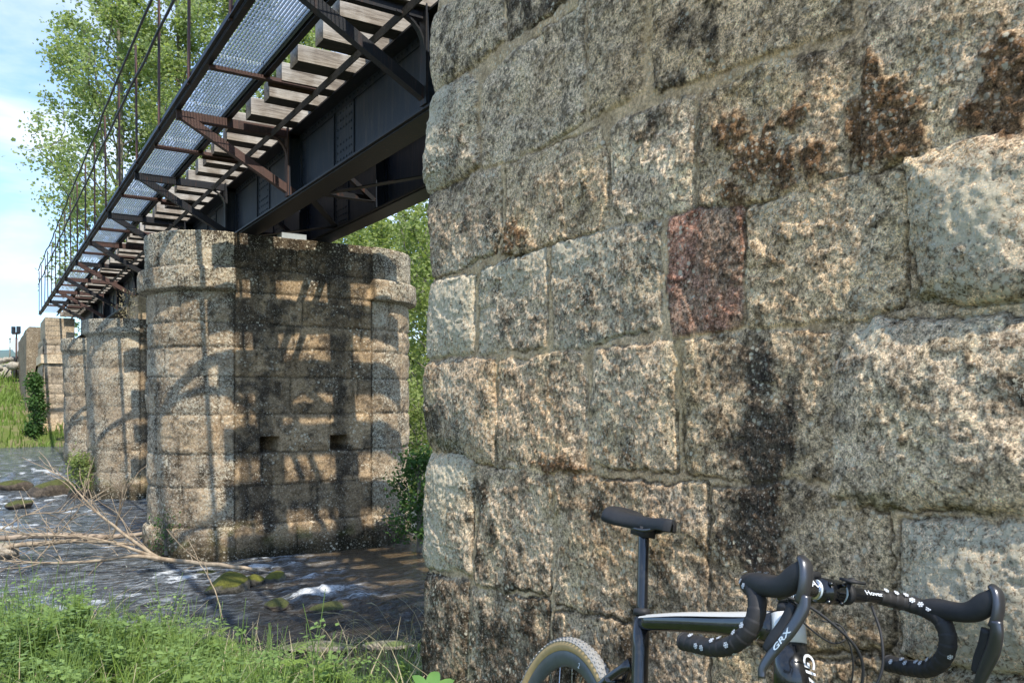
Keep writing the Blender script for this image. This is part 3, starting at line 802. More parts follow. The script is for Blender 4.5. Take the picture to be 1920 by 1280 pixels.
def far_abutment():
    root = empty('far_abutment', (0, 0, 0))
    root.location = (1.75, 33.0, .6)
    o = np.array(root.location)
    tag(root, 'pale square-cut abutment under the far end of the bridge, rising from the green bank', 'stone abutment')
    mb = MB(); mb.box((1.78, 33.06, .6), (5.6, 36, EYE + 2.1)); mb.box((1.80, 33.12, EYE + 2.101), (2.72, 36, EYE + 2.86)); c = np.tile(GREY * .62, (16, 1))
    mesh_np('core', np.vstack(mb.V) - o, np.vstack(mb.F4), M['far'], root, False, c, {'Lich': np.full(16, .4)})
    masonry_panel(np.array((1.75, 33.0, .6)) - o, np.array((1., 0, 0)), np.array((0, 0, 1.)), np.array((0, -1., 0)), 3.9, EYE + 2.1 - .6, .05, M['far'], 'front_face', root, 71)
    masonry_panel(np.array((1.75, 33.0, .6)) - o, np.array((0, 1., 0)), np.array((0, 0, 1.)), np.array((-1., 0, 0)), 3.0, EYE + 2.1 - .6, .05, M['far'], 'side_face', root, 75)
    mb = MB(); mb.box((1.66, 32.9, EYE + 1.25), (5.7, 33.3, EYE + 1.55)); mb.box((1.66, 33.3, EYE + 1.25), (1.8, 36, EYE + 1.55))
    mesh_np('string_course', np.vstack(mb.V) - o, np.vstack(mb.F4), M['far'], root, False, np.tile(GREY * 1.05, (16, 1)), {'Lich': np.full(16, .4)})
    # footing
    mb = MB(); mb.box((1.55, 32.75, .7), (5.8, 36, EYE - .85))
    mesh_np('footing', np.vstack(mb.V) - o, np.vstack(mb.F4), M['far'], root, False, np.tile(TAN, (8, 1)), {'Lich': np.full(8, .3)})
    # wing wall: a separate curved-topped wall behind
    w = empty('wing_wall', (1.35, 36.3, 1.2)); ow = np.array(w.location)
    tag(w, 'dark grey rubble wing wall with a rounded top left of the far abutment', 'stone wall')
    mb = MB()
    ys = np.linspace(36.3, 47, 30)
    tops = EYE + 2.75 - 1.25 * np.clip((ys - 43.5) / 3.5, 0, 1) ** 2
    V = []; 
    for y, zt in zip(ys, tops):
        V += [(1.35, y, 1.2), (1.35, y, zt - .12), (1.45, y, zt), (1.9, y, zt), (1.95, y, 1.2)]
    V = np.array(V); k = 5
    F = [(i * k + j, i * k + j + 1, (i + 1) * k + j + 1, (i + 1) * k + j) for i in range(29) for j in range(4)]
    V[:, 0] += .05 * fbm(V[:, 1] * 2, V[:, 2] * 2, seed=5)
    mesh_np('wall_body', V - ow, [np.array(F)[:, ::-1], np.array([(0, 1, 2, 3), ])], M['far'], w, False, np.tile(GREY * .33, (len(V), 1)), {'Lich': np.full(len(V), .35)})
far_abutment()

# ------------------------------------------------------------------ the bridge
BZ0, BZ1 = EYE + 2.27, EYE + 3.02        # girder bottom and top
G1, G2 = 3.05, 4.10                      # girder centre lines
YS, YE = 1.6, 34.6
WO, WI = 1.70, 2.28                      # walkway edges
WZ = EYE + 3.06                          # walkway underside
def bridge():
    root = empty('railway_bridge', (G1, YS, BZ0)); o = np.array(root.location)
    tag(root, 'dark riveted steel railway bridge with timber sleepers and a side walkway of metal grating', 'bridge')
    def B(mb, name, mat, par=root, **k):
        ob = mb.build(name, mat, None, **k)
        # move vertices into the parent's frame
        me = ob.data
        co = np.empty(len(me.vertices) * 3, np.float32); me.vertices.foreach_get('co', co)
        co = (co.reshape(-1, 3) - o).ravel(); me.vertices.foreach_set('co', co); me.update()
        ob.parent = par
        return ob
    posts = np.concatenate([[2.6, 5.80], np.arange(9.25, 31.9, 2.85)])
    mids = np.concatenate([[4.2, 7.85], posts[2:] + 1.425])
    for gi, g in enumerate((G1, G2)):
        mb = MB()
        mb.box((g - .006, YS, BZ0 + .02), (g + .006, YE, BZ1 - .02))
        for s in (-1, 1):      # flange angles
            mb.box((g + s * .012 - .006, YS, BZ0 + .021), (g + s * .012 + .006, YE, BZ0 + .10))
            mb.box((g + s * .012 - .006, YS, BZ1 - .10), (g + s * .012 + .006, YE, BZ1 - .021))
        mid = dict(zip(posts, mids))
        th = np.linspace(0, 2 * math.pi, 6, endpoint=False)
        cap = np.vstack([[(0, .014 * math.cos(a), .014 * math.sin(a)) for a in th], [(-.009, .008 * math.cos(a), .008 * math.sin(a)) for a in th]])
        f4 = [(i, (i + 1) % 6, 6 + (i + 1) % 6, 6 + i) for i in range(6)]; f3 = [(6, 6 + i, 7 + i) for i in range(1, 5)]
        def riv(y, z, dx=.019): mb.add(cap + np.array((g - dx, y, z)), f4, f3)
        for y in np.arange(YS + .1, 17, .1):          # rivet heads are part of the plate surface
            if min(abs(posts - y)) > .09:
                riv(y, BZ0 + .06); riv(y, BZ1 - .06)
        for p in posts[posts < 17]:
            for yy in (-.19, -.14, -.06, .02, .10, .18):
                for z in np.linspace(BZ0 + .14, BZ1 - .14, 7):
                    if yy in (-.19, .18) or z < BZ0 + .3 or z > BZ1 - .3: riv(mid[p] + yy, z)
            for z in np.linspace(BZ0 + .15, BZ1 - .15, 6):
                riv(p - .12, z, .007); riv(p + .12, z, .007)
            for z in (BZ0 + .3, BZ0 + .36, BZ0 + .42): riv(mid[p] + .34, z, .007); riv(mid[p] + .31, z - .02, .007)
        gd = B(mb, 'girder', M['girder'])
        if gi == 0: gd['label'] = 'outer plate girder, dark blue-black with rows of rivets'
        mb = MB()
        mb.box((g - .15, YS, BZ0), (g + .15, YE, BZ0 + .018)); mb.box((g - .15, YS, BZ1 - .018), (g + .15, YE, BZ1))
        mb.box((g - .12, YS + 1, BZ0 - .014), (g + .12, YE - 1, BZ0 - .001))
        B(mb, 'flange', M['dark_steel'], gd)  # darker than the web: underside shade put into the flange colour
        for y in posts:
            ym = mid[y]
            for s in (-1, 1):
                mb = MB()
                mb.box((g + s * .08 - .065, y - .006, BZ0 + .022), (g + s * .08 + .065, y + .006, BZ1 - .022))
                mb.box((g + s * .02 - .008, y - .07, BZ0 + .105), (g + s * .02 + .008, y + .07, BZ1 - .105))
                mb.box((g + s * .146 - .006, y - .05, BZ0 + .022), (g + s * .146 + .006, y + .05, BZ1 - .022))
                B(mb, 'stiffener', M['girder'], gd)
                mb = MB(); mb.box((g + s * .013 - .006, ym - .24, BZ0 + .105), (g + s * .013 + .006, ym + .24, BZ1 - .105))
                mb.box((g + s * .030 - .010, ym + .245, BZ0 + .105), (g + s * .030 + .010, ym + .262, BZ1 - .105)); B(mb, 'splice_plate', M['girder'], gd)
    # cross frames and plan bracing
    mb = MB()
    for y in posts:
        mb.angle((G1 + .17, y, BZ0 + .08), (G2 - .17, y, BZ0 + .08), .08)
        mb.angle((G1 + .17, y, BZ1 - .16), (G2 - .17, y, BZ1 - .16), .08)
        mb.beam((G1 + .17, y + .02, BZ0 + .1), (G2 - .17, y + .02, BZ1 - .12), .05, .05)
        mb.beam((G2 - .17, y - .04, BZ0 + .1), (G1 + .17, y - .04, BZ1 - .12), .05, .05)
    for a, b in zip(posts[:-1], posts[1:]):
        m = (a + b) / 2
        mb.beam((G1 + .1, a, BZ1 - .12), (G2 - .1, m, BZ1 - .12), .09, .01)
        mb.beam((G2 - .1, m, BZ1 - .125), (G1 + .1, b, BZ1 - .125), .09, .01)
        mb.beam((G1 + .1, a, BZ0 + .05), (G2 - .1, m, BZ0 + .05), .08, .01)
        mb.beam((G2 - .1, m, BZ0 + .055), (G1 + .1, b, BZ0 + .055), .08, .01)
    B(mb, 'cross_bracing', M['dark_steel'])
    # bearings on the piers
    for y in (11.88, 19.58, 26.55):
        for g in (G1, G2):
            mb = MB()
            zb = EYE + 2.17 if y < 15 else EYE + 2.2
            mb.box((g - .16, y - .25, zb), (g + .16, y + .25, BZ0 - .02)); mb.box((g - .2, y - .3, zb - .02), (g + .2, y + .3, zb + .03))
            B(mb, 'bearing', M['dark_steel'])
    mb = MB(); mb.box((3.38, 11.05, EYE + 2.17), (3.72, 11.28, EYE + 2.245)); B(mb, 'bearing_plate', M['galv'])
    # underside guard strip
    mb = MB()
    mb.box((2.72, YS, BZ1 - .02), (2.76, YE, BZ1 - .005)); mb.box((2.70, YS, BZ1 - .10), (2.71, YE, BZ1 - .031))
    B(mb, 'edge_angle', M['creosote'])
    # sleepers
    rs = random.Random(4)
    y = 1.9
    while y < YE:
        w, h = .20 + rs.uniform(-.03, .025), .185 + rs.uniform(-.025, .02)
        e = 2.38 + rs.uniform(-.07, .06)
        z = BZ1 + .003 + rs.uniform(0, .01)
        mb = MB()
        x1 = 5.0
        c = .012
        yaw = rs.uniform(-.025, .025)
        # bevelled balk, slightly uneven
        sec = [(-w/2 + c, 0), (w/2 - c, 0), (w/2, c), (w/2, h - c), (w/2 - c, h), (-w/2 + c, h), (-w/2, h - c), (-w/2, c)]
        V = []
        xs = np.linspace(e, x1, 9)
        for q, x in enumerate(xs):
            for (a, b) in sec:
                V.append((x, y + a + yaw * (x - 3.6) + rs.uniform(-.003, .003), z + b + (rs.uniform(-.003, .003) if b > 0.02 else 0)))
        k = 8
        F = [(i * k + j, i * k + (j + 1) % k, (i + 1) * k + (j + 1) % k, (i + 1) * k + j) for i in range(8) for j in range(k)]
        V += [(e + .004, y, z + h / 2), (x1, y, z + h / 2)]
        F3 = [(72, (j + 1) % k, j) for j in range(k)] + [(73, 64 + j, 64 + (j + 1) % k) for j in range(k)]
        mb.add(V, F, F3)
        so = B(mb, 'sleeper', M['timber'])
        so.data.materials.append(M['creosote'])      # shade under the sleepers put into the colour
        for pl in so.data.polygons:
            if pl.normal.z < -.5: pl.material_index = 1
        y += .545 + rs.uniform(-.05, .05)
    # rails
    for g in (G1 + .02, G2 - .02):
        mb = MB()
        z = BZ1 + .222
        mb.box((g - .055, YS, z), (g + .055, YE + 2, z + .015)); mb.box((g - .008, YS, z + .015), (g + .008, YE + 2, z + .09)); mb.box((g - .03, YS, z + .09), (g + .03, YE + 2, z + .125))
        B(mb, 'rail', M['rust'])
    # walkway
    mb = MB()
    for x, s in ((WO, 1), (WI, -1)):
        mb.box((x - .004, YS, WZ), (x + .004, YE, WZ + .12))
        mb.box((min(x, x + s * .055), YS, WZ - .008), (max(x, x + s * .055), YE, WZ - .001))
        mb.box((min(x, x + s * .055), YS, WZ + .121), (max(x, x + s * .055), YE, WZ + .128))
    walk = B(mb, 'walkway', M['dark_steel'])
    mb = MB(); mb.box((WO - .035, YS, WZ + .02), (WO - .006, YE, WZ + .032)); B(mb, 'edge_strip', M['dark_steel'], walk)
    # grating panels between supports
    ys = np.sort(np.concatenate([[YS], posts, mids, [YE]]))
    for a, b in zip(ys[:-1], ys[1:]):
        if b - a < .3: continue
        mb = MB()
        zt = WZ + .118
        fine = a < 20
        step = .030 if fine else .05
        for x in np.arange(WO + .02, WI - .01, step):
            mb.box((x - .0022, a + .012, zt - .030), (x + .0022, b - .012, zt))
        for yy in np.arange(a + .03, b - .01, .076 if fine else .12):
            mb.box((WO + .008, yy - .003, zt - .004), (WI - .008, yy + .003, zt + .001))
        B(mb, 'grating', M['galv'], walk)
    for i, p in enumerate(posts):
        # bracket: horizontal channel, diagonal strut, rusty middle angle
        mb = MB()
        mb.beam((WO + .01, p, WZ - .055), (G1 - .02, p, WZ - .055), .012, .095)
        mb.beam((WO + .01, p + .03, WZ - .014), (G1 - .02, p + .03, WZ - .014), .06, .009)
        mb.beam((WO + .01, p + .03, WZ - .098), (G1 - .02, p + .03, WZ - .098), .06, .009)
        # curved gusset at the girder
        for q in range(5):
            a0, a1 = q * math.pi / 10, (q + 1) * math.pi / 10
            mb.beam((G1 - .40 + .24 * math.sin(a0), p, WZ - .34 + .24 * math.cos(a0)), (G1 - .40 + .24 * math.sin(a1), p, WZ - .34 + .24 * math.cos(a1)), .05, .016)
        mb.box((G1 - .17, p - .055, BZ0 + .02), (G1 - .155, p + .055, WZ))
        near_dark = i in (0, 1, 4)
        B(mb, 'bracket', M['dark_steel'] if near_dark or i % 3 == 0 else M['rust'], walk)
        mb = MB()
        mb.angle((WO + .03, p - .02, WZ - .08), (G1 - .10, p - .02, BZ0 + .03), .075, .010, up=(0, 1, 0))
        B(mb, 'strut', M['dark_steel'] if near_dark or i % 2 else M['rust'], walk)
        mb = MB()
        y = mids[i]
        if y > YE: continue
        mb.angle((WO + .03, y, WZ - .055), (G1 - .28, y, WZ - .055), .055, .008)
        mb.beam((WI, y + .03, WZ - .05), (G1 - .28, y + .03, WZ - .05), .012, .07)
        B(mb, 'cross_angle', M['rust'], walk)
    # handrail
    rr = random.Random(8)
    pys = np.arange(2.0, YE, 1.62)
    tops = []
    HT, HM = 1.46, .95
    for y in pys:
        dx = rr.uniform(-.02, .02); dy = rr.uniform(-.03, .03)
        mb = MB()
        mb.angle((WO - .03, y, WZ + .0), (WO - .03 + dx, y + dy, WZ + .12 + HT - .02), .026, .005, up=(1, 0, 0))
        B(mb, 'handrail_post', M['rail_post'], walk)
        tops.append((WO - .03 + dx, y + dy))
    for hh in (HM, HT):
        pts = []
        for (x, y), (x2, y2) in zip(tops[:-1], tops[1:]):
            pts += [(x - .02, y, WZ + .12 + hh), (x / 2 + x2 / 2 - .02 + rr.uniform(-.012, .012), (y + y2) / 2, WZ + .12 + hh - .012 + rr.uniform(-.015, .01))]
        pts.append((tops[-1][0] - .02, tops[-1][1], WZ + .12 + hh))
        mb = MB(); mb.loft(smooth_path(pts, 3), .017, n=8); B(mb, 'handrail', M['dark_steel'], walk, smooth=True)
bridge()
# ------------------------------------------------------------------ terrain and water
def ground_h(X, Y):
    """height of the ground above the near water"""
    edge = 6.7 + 0.25 * np.sin(X * 0.9) - 0.10 * (X - 2.5) * (X < 2.5)
    near = EYE - 1.32
    zl = lerp(near + .02, 0.72, sstep(3.0, 4.8, Y)); zl = lerp(zl, -.02, sstep(5.2, edge, Y))
    zr = lerp(near + .03, 0.16, sstep(2.9, 4.5, Y)); zr = lerp(zr, -.02, sstep(4.5, edge - .3, Y))
    zn = lerp(zl, zr, sstep(0.2, 2.0, X))
    bed = -0.55
    z = lerp(zn, bed, sstep(edge - .1, edge + .8, Y))
    fe = 31.2 - 1.2 * sstep(0, 6, X) + 0.35 * np.sin(X * 0.8)
    far = 0.35 + 0.85 * sstep(fe, fe + 2.2, Y) + 0.9 * sstep(fe + 2.2, fe + 8, Y) + 1.6 * sstep(fe + 8, fe + 16.5, Y) + .6 * sstep(fe + 16, fe + 22, Y)
    z = lerp(z, far, sstep(fe - .6, fe + .3, Y))
    # upstream bank far to the right
    z = np.maximum(z, lerp(-0.6, 1.2, sstep(13, 17, X) * sstep(10, 14, Y)))
    # distant hills
    d = np.hypot(X, Y)
    z = z + 42 * sstep(300, 900, d) * (0.62 + 0.35 * np.sin(np.arctan2(X, Y) * 5 + 1.2) + .1 * np.sin(np.arctan2(X, Y) * 17))
    return z

def spaced(lo, a, b, hi, fine, grow=1.18):
    v = list(np.arange(a, b, fine)); s = fine; x = v[-1]
    while x < hi: s *= grow; x += s; v.append(x)
    s = fine; x = v[0]
    while x > lo: s *= grow; x -= s; v.insert(0, x)
    return np.array(v)
gx = spaced(-1500, -4, 12, 1500, .10, 1.12); gy = spaced(-900, 0, 52, 2200, .10, 1.12)
X, Y = np.meshgrid(gx, gy, indexing='ij')
Zg = ground_h(X, Y) + (0.035 * fbm(X * 1.6, Y * 1.6, oct=4, seed=2)) * sstep(400, 50, np.hypot(X, Y)) + 0.35 * fbm(X * .12, Y * .12, seed=4) * sstep(34, 46, Y)
# pocket under the near wall footing stays flat
Zg = np.where((X > WX - .3) & (Y < WC + .1), np.minimum(Zg, EYE - 1.2), Zg)
t = NT('ground_soil_and_grass')
n1 = t.noise(2.2, 6, .6); n2 = t.noise(30, 5, .7); n3 = t.noise(.35, 4)
g1 = t.mix(n2, (0.035, 0.055, 0.012), (0.14, 0.20, 0.045))
g2 = t.mix(n2, (0.10, 0.085, 0.05), (0.26, 0.22, 0.13))
c = t.mix(t.ramp(n1, [(.42, 0.), (.62, 1.)]), g1, g2)
c = t.mix(t.ramp(n3, [(.4, 0.), (.7, .35)]), c, (0.24, 0.24, 0.09))
sx = t.n('ShaderNodeSeparateXYZ'); t.l(t.tc.outputs['Object'], sx.inputs[0])
wetm = t.math('SUBTRACT', 1.0, t.math('MULTIPLY', t.math('ADD', sx.outputs[2], .05), 8.0, True), True)
c = t.mix(wetm, c, t.mix(n2, (0.05, 0.035, 0.02), (0.16, 0.11, 0.06)))
far_haze = t.math('MULTIPLY', t.math('SUBTRACT', sx.outputs[1], 300.), 0.0016, True)
c = t.mix(far_haze, c, (0.10, 0.17, 0.20))  # distance haze painted into the colour of the hills
t.col(c).set(rough=.95, spec=.1); t.bump(n2, .8, .03)
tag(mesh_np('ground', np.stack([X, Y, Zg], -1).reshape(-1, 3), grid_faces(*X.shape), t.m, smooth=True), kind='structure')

def water_h(X, Y):
    return 0.50 * sstep(19, 31, Y)
wx = spaced(-60, -2, 9, 60, .045, 1.10); wy = spaced(3.0, 6.0, 14.0, 42, .045, 1.03)
wy = wy[(wy > 2.5) & (wy < 41)]
X, Y = np.meshgrid(wx, wy, indexing='ij')
amp = .35 + .65 * sstep(.1, -.3, fbm(X * .35, Y * .35, seed=14)) 
calm = sstep(3.3, 4.3, X) * sstep(8.2, 9.0, Y) * sstep(12, 11, Y)
amp = amp * (1 - .8 * calm)
rip = fbm(X * .9, Y * 2.1, oct=4, gain=.62, seed=15)
Zw = water_h(X, Y) + amp * (.055 * rip + .030 * (1 - 2 * np.abs(fbm(X * 2.3, Y * 3.5, oct=3, seed=17))) + .020 * fbm(X * 5, Y * 8, oct=3, gain=.6, seed=20))
P1 = at_z(600, 1115, 0)
foamc = np.exp(-(((X - P1[0]) / .38) ** 2 + ((Y - P1[1]) / .16) ** 2)) + .7 * np.exp(-(((X - P1[0] - .3) / .3) ** 2 + ((Y - P1[1] + .35) / .10) ** 2))
Zw = Zw + .05 * foamc * np.abs(fbm(X * 6, Y * 8, oct=3, seed=19)) * 2
fo = np.clip(1.0 * foamc + sstep(.20, .60, rip * amp + .35 * fbm(X * 3.5, Y * 6, oct=3, seed=18)) * (1 - calm) * .85 * sstep(5.5, 9, Y - X * .6) + .42 * sstep(5.0, 9.5, Y - X * .6) * (1 - calm), 0, 1)
t = NT('river_water')
nf = t.noise(20, 8, .75, .5, t.vec((1, 2.2, 1))); nb = t.noise(3.4, 4, .55, .8, t.vec((1, 2.2, 1))); ns = t.noise(5.5, 6, .62, .9, t.vec((.8, 2.8, 1))); nc = t.noise(.9, 4)
fm = t.math('MULTIPLY', t.math('SUBTRACT', t.math('ADD', t.math('MULTIPLY', t.attr('Foam', True), .62), t.math('MULTIPLY', nf, 1.5)), 1.13), 4.5, True)
body = t.mix(t.ramp(nc, [(.35, 0.), (.65, 1.)]), (0.012, 0.014, 0.014), (0.034, 0.026, 0.017))
body = t.mix(t.attr('Calm', True), body, (.115, .078, .040))
body = t.mix(t.math('MULTIPLY', t.math('MULTIPLY', t.attr('Foam', True), 1.5, True), .8), body, t.ramp(ns, [(.40, (.020, .026, .030)), (.52, (.14, .17, .19)), (.64, (.55, .60, .64))]))  # silvery sky reflection on the ripples painted into the body colour
t.col(t.mix(fm, body, (0.66, 0.68, 0.68)))
t.set(rough=t.math('ADD', t.math('MULTIPLY', fm, .5), .06), spec=.5); t.b.inputs['IOR'].default_value = 1.42
t.bump(t.math('ADD', nb, t.math('ADD', t.math('MULTIPLY', ns, .35), t.math('MULTIPLY', nf, .06))), 1.0, .16)
tag(mesh_np('water', np.stack([X, Y, Zw], -1).reshape(-1, 3), grid_faces(*X.shape), t.m, smooth=True, attrs={'Foam': fo.reshape(-1), 'Calm': (sstep(2.0, 3.6, X) * sstep(7.6, 8.6, Y) * sstep(13, 11, Y)).reshape(-1)}), kind='structure')

# ------------------------------------------------------------------ rocks
def ico(sub=3):
    import bmesh
    bm = bmesh.new(); bmesh.ops.create_icosphere(bm, subdivisions=sub, radius=1.0)
    V = np.array([v.co[:] for v in bm.verts]); F = np.array([[v.index for v in f.verts] for f in bm.faces]); bm.free()
    return V, F
ICO = ico(4); ICO2 = ico(3)
def rock(name, label, c, s, mat, seed, rot=0, cat='rock', group=None, fine=True, rough=.28):
    V, F = ICO if fine else ICO2
    d = 1 + rough * fbm(V[:, 0] * 1.1 + seed, V[:, 1] * 1.1, V[:, 2] * 1.1, oct=4, gain=.5, seed=seed)
    # faceting
    rs = np.random.RandomState(seed)
    P = V * d[:, None]
    for _ in range(7):
        n = rs.normal(size=3); n /= np.linalg.norm(n); k = .72 + .2 * rs.rand()
        q = P @ n; P = P - np.clip(q - k, 0, None)[:, None] * n * .85
    P = P * np.array(s)
    cr, sr = math.cos(rot), math.sin(rot)
    P = np.stack([P[:, 0] * cr - P[:, 1] * sr, P[:, 0] * sr + P[:, 1] * cr, P[:, 2]], -1)
    o = mesh_np(name, P, F, mat, smooth=True)
    o.location = tuple(c)
    tag(o, label, cat, group)
    return o
def rk(label, px, py, z, s, mat, seed, rot=0, **k):
    p = at_z(px, py, z); return rock('rock', label, (p[0], p[1], z), s, M[mat], seed, rot, **k)
G_ = 'rocks standing in the river'
rk('largest mossy yellow-green rock in the stream below the pier', 428, 1102, .04, (.30, .20, .16), 'mossrock', 11, .5, group=G_)
rk('small mossy rock in the water just right of the end of the fallen branch', 480, 1090, .02, (.12, .10, .09), 'mossrock', 13, 0, group=G_)
rk('angular yellow-mossed rock in the water against the pier foot', 516, 1086, .02, (.17, .12, .10), 'mossrock', 17, .8, group=G_)
rk('dark wet rock with white water breaking over it', 612, 1143, .0, (.22, .16, .07), 'wetrock', 19, .2, group=G_)
rk('dark submerged rock between the mossy rock and the white water', 520, 1135, -.02, (.20, .14, .06), 'wetrock', 23, 1, group=G_)
rk('small greyish stone left of the largest mossy rock', 355, 1085, .0, (.11, .08, .06), 'wetrock', 29, 0, group=G_)
rk('low brown stone under the thick end of the fallen branch', 385, 1078, .0, (.14, .10, .06), 'wetrock', 31, 0, group=G_)
rk('flat brown boulder breaking the rapids beside the second pier', 100, 920, .12, (.55, .3, .24), 'wetrock', 37, .3, group=G_)
rk('long low rock in the rapids at the left edge of the picture', 25, 912, .14, (.42, .25, .18), 'wetrock', 41, .1, group=G_)
rk('dark flat rock in the rapids in front of the brown boulder', 38, 946, .06, (.26, .18, .12), 'wetrock', 43, .4, group=G_)
rk('big dark mossy boulder at the foot of the second pier', 195, 925, .05, (.75, .55, .36), 'wetrock', 47, .4, group=G_)
rk('rust-coloured stone at the left edge beside the driftwood', 8, 1035, .08, (.22, .2, .15), 'slab', 53, .4, group=G_)
p = at_z(600, 1212, .03)
rock('stone_slab', 'flat pale stone slab at the water edge in front of the grass', (p[0], p[1], .03), (.30, .12, .035), M['slab'], 61, -YAW, cat='slab')
p = at_z(725, 1205, .05)
rock('stone_slab', 'brownish stone at the water edge right of the flat pale slab', (p[0], p[1], .03), (.22, .10, .035), M['slab'], 63, -YAW, cat='slab')
rs = np.random.RandomState(5)
lab = ['leftmost pale stone of the far rubble heap', 'second pale stone from the left in the far rubble heap', 'third stone from the left in the far rubble heap', 'stone in the middle of the lower row of the far rubble heap', 'stone right of the middle in the far rubble heap', 'pale stone of the far rubble heap next to the wing wall',
       'upper stone on the left of the far rubble heap', 'upper stone in the middle of the far rubble heap', 'upper stone on the far rubble heap below the trackside marker', 'topmost stone of the far rubble heap beside the wing wall']
for i in range(10):
    k = i % 6 if i < 6 else i - 6
    px = (-4 + 9.5 * k) if i < 6 else (2 + 11 * k); Z = 38.5 + rs.uniform(-1, 2) - (.8 if i < 6 else 0)
    py = (688 if i < 6 else 676) + rs.uniform(-4, 4)
    p = at(px, py, Z); g = float(ground_h(p[0], p[1]))
    s = rs.uniform(.18, .32)
    rock('rubble_stone', lab[i], (p[0], p[1], max(g + .1, p[2])), (s, s * .8, s * .65), M['dryrock'], 100 + i, i, cat='stone', group='rubble stones heaped on the far bank', fine=False, rough=.5)
tag(rock('earth_bank', None, tuple(at(10, 700, 39.5) - np.array((0, 0, .5))), (3.2, 2.2, 1.0), M['dryrock'], 150, 0, fine=False), kind='structure')
bpy.data.objects['earth_bank'].pop('category', None)

# ------------------------------------------------------------------ wood in the river
def branch_system(name, label, cat, main, kids, mat, group=None, n=9):
    main = np.array(main, float)
    o = main[0, :3].copy()
    root_m = MB()
    sp = smooth_path(main, 7); sp[:, :3] += .012 * np.stack([fbm(np.arange(len(sp)) * .5, np.zeros(len(sp)) + q, seed=q + 3) for q in range(3)], -1)
    root_m.loft(sp[:, :3] - o, sp[:, 3], n=n)
    for k in kids:
        k = smooth_path(np.array(k, float), 5); root_m.loft(k[:, :3] - o, k[:, 3], n=6)
    ob = root_m.build(name, mat, smooth=True); ob.location = tuple(o)
    tag(ob, label, cat, group); return ob
def A(px, py, Z, r): return tuple(at(px, py, Z)) + (r,)
rs = random.Random(3)
def twigs_from(path, count, length, r0, spread=.5, lift=.3):
    out = []
    P = smooth_path(np.array(path, float), 6)
    for _ in range(count):
        i = rs.randrange(len(P) // 5, len(P) - 1); b = P[i, :3]; t_ = P[min(i + 1, len(P) - 1), :3] - P[i - 1, :3]; t_ /= np.linalg.norm(t_)
        d = t_ + np.array([rs.uniform(-spread, spread), rs.uniform(-spread, spread), rs.uniform(-spread * .5, spread) + lift * .4]); d /= np.linalg.norm(d)
        L = length * rs.uniform(.4, 1.2); pts = []
        q = b.copy()
        for k in range(4):
            pts.append(tuple(q) + (r0 * (1 - k / 4.5) + .0015,)); d = d + np.array([rs.uniform(-.42, .42) for _ in range(3)]); d /= np.linalg.norm(d); q = q + d * L / 3
        out.append(pts)
    return out
mainp = [A(482, 1067, 9.75, 0.0216), A(400, 1058, 9.8, 0.0252), A(330, 1051, 9.9, 0.0259), A(290, 1042, 10.0, 0.0245), A(235, 1003, 10.1, 0.0187), A(180, 958, 10.2, 0.0144), A(130, 905, 10.3, 0.0094), A(88, 878, 10.35, 0.0043)]
kid1 = [A(330, 1051, 9.9, .028), A(250, 1042, 9.9, .026), A(170, 1052, 9.95, .022), A(90, 1055, 10, .014), A(0, 1050, 10.1, .008)]
kid2 = [A(290, 1044, 10, .024), A(220, 1020, 9.8, .018), A(150, 1005, 9.8, .013), A(60, 1003, 9.9, .009), A(-20, 990, 9.9, .006)]
branch_system('fallen_branch', 'long bleached forked branch lying across the stream with its broken end pointing at the pier', 'branch', mainp,
              [kid1, kid2] + twigs_from(mainp, 14, .75, .0045, .5, -.15) + twigs_from(kid1, 24, .7, .0035, .6, .1) + twigs_from(kid2, 26, .8, .0035, .6, .1), M['deadwood'])
logp = [A(-60, 1014, 11.4, .035), A(80, 1004, 11.5, .04), A(200, 1006, 11.5, .036), A(292, 998, 11.6, .025)]
branch_system('driftwood_log', 'brown driftwood log lying behind the bleached branch against the near pier', 'log', logp, twigs_from(logp, 12, .55, .005, .8, .3), M['redwood'], n=12)
log2 = [A(-60, 1034, 10.8, .028), A(60, 1020, 10.8, .032), A(170, 1014, 10.9, .026), A(260, 1022, 11.0, .012)]
branch_system('driftwood_log', 'paler driftwood pole lying in front of the brown log', 'log', log2, twigs_from(log2, 20, .6, .0045, .9, .3), M['deadwood'])
for k, (lab, pts) in enumerate([
    ('curved thin twig rising out of the driftwood next to the second pier', [A(205, 1020, 11, .012), A(222, 970, 10.9, .009), A(228, 938, 10.9, .006), A(248, 905, 10.8, .003)]),
    ('tangle of thin dry twigs at the left edge on top of the driftwood', [A(-10, 1000, 10.4, .01), A(50, 965, 10.4, .008), A(110, 960, 10.5, .006), A(190, 935, 10.6, .003)]),
    ('tangle of thin dry twigs in the middle of the driftwood', [A(60, 1060, 10.2, .01), A(110, 1000, 10.3, .008), A(150, 950, 10.3, .006), A(160, 900, 10.4, .003)]),
    ('straight thin twig standing in the grass in front of the mossy rock', [A(418, 1160, 7.4, .005), A(400, 1100, 7.5, .005), A(378, 1060, 7.6, .004), A(350, 1004, 7.7, .002)])]):
    branch_system('dry_twig', lab, 'twig', pts, twigs_from(pts, 14 if k < 3 else 2, .5, .0035, .9, .2), M['deadwood'], 'dry twigs by the river')

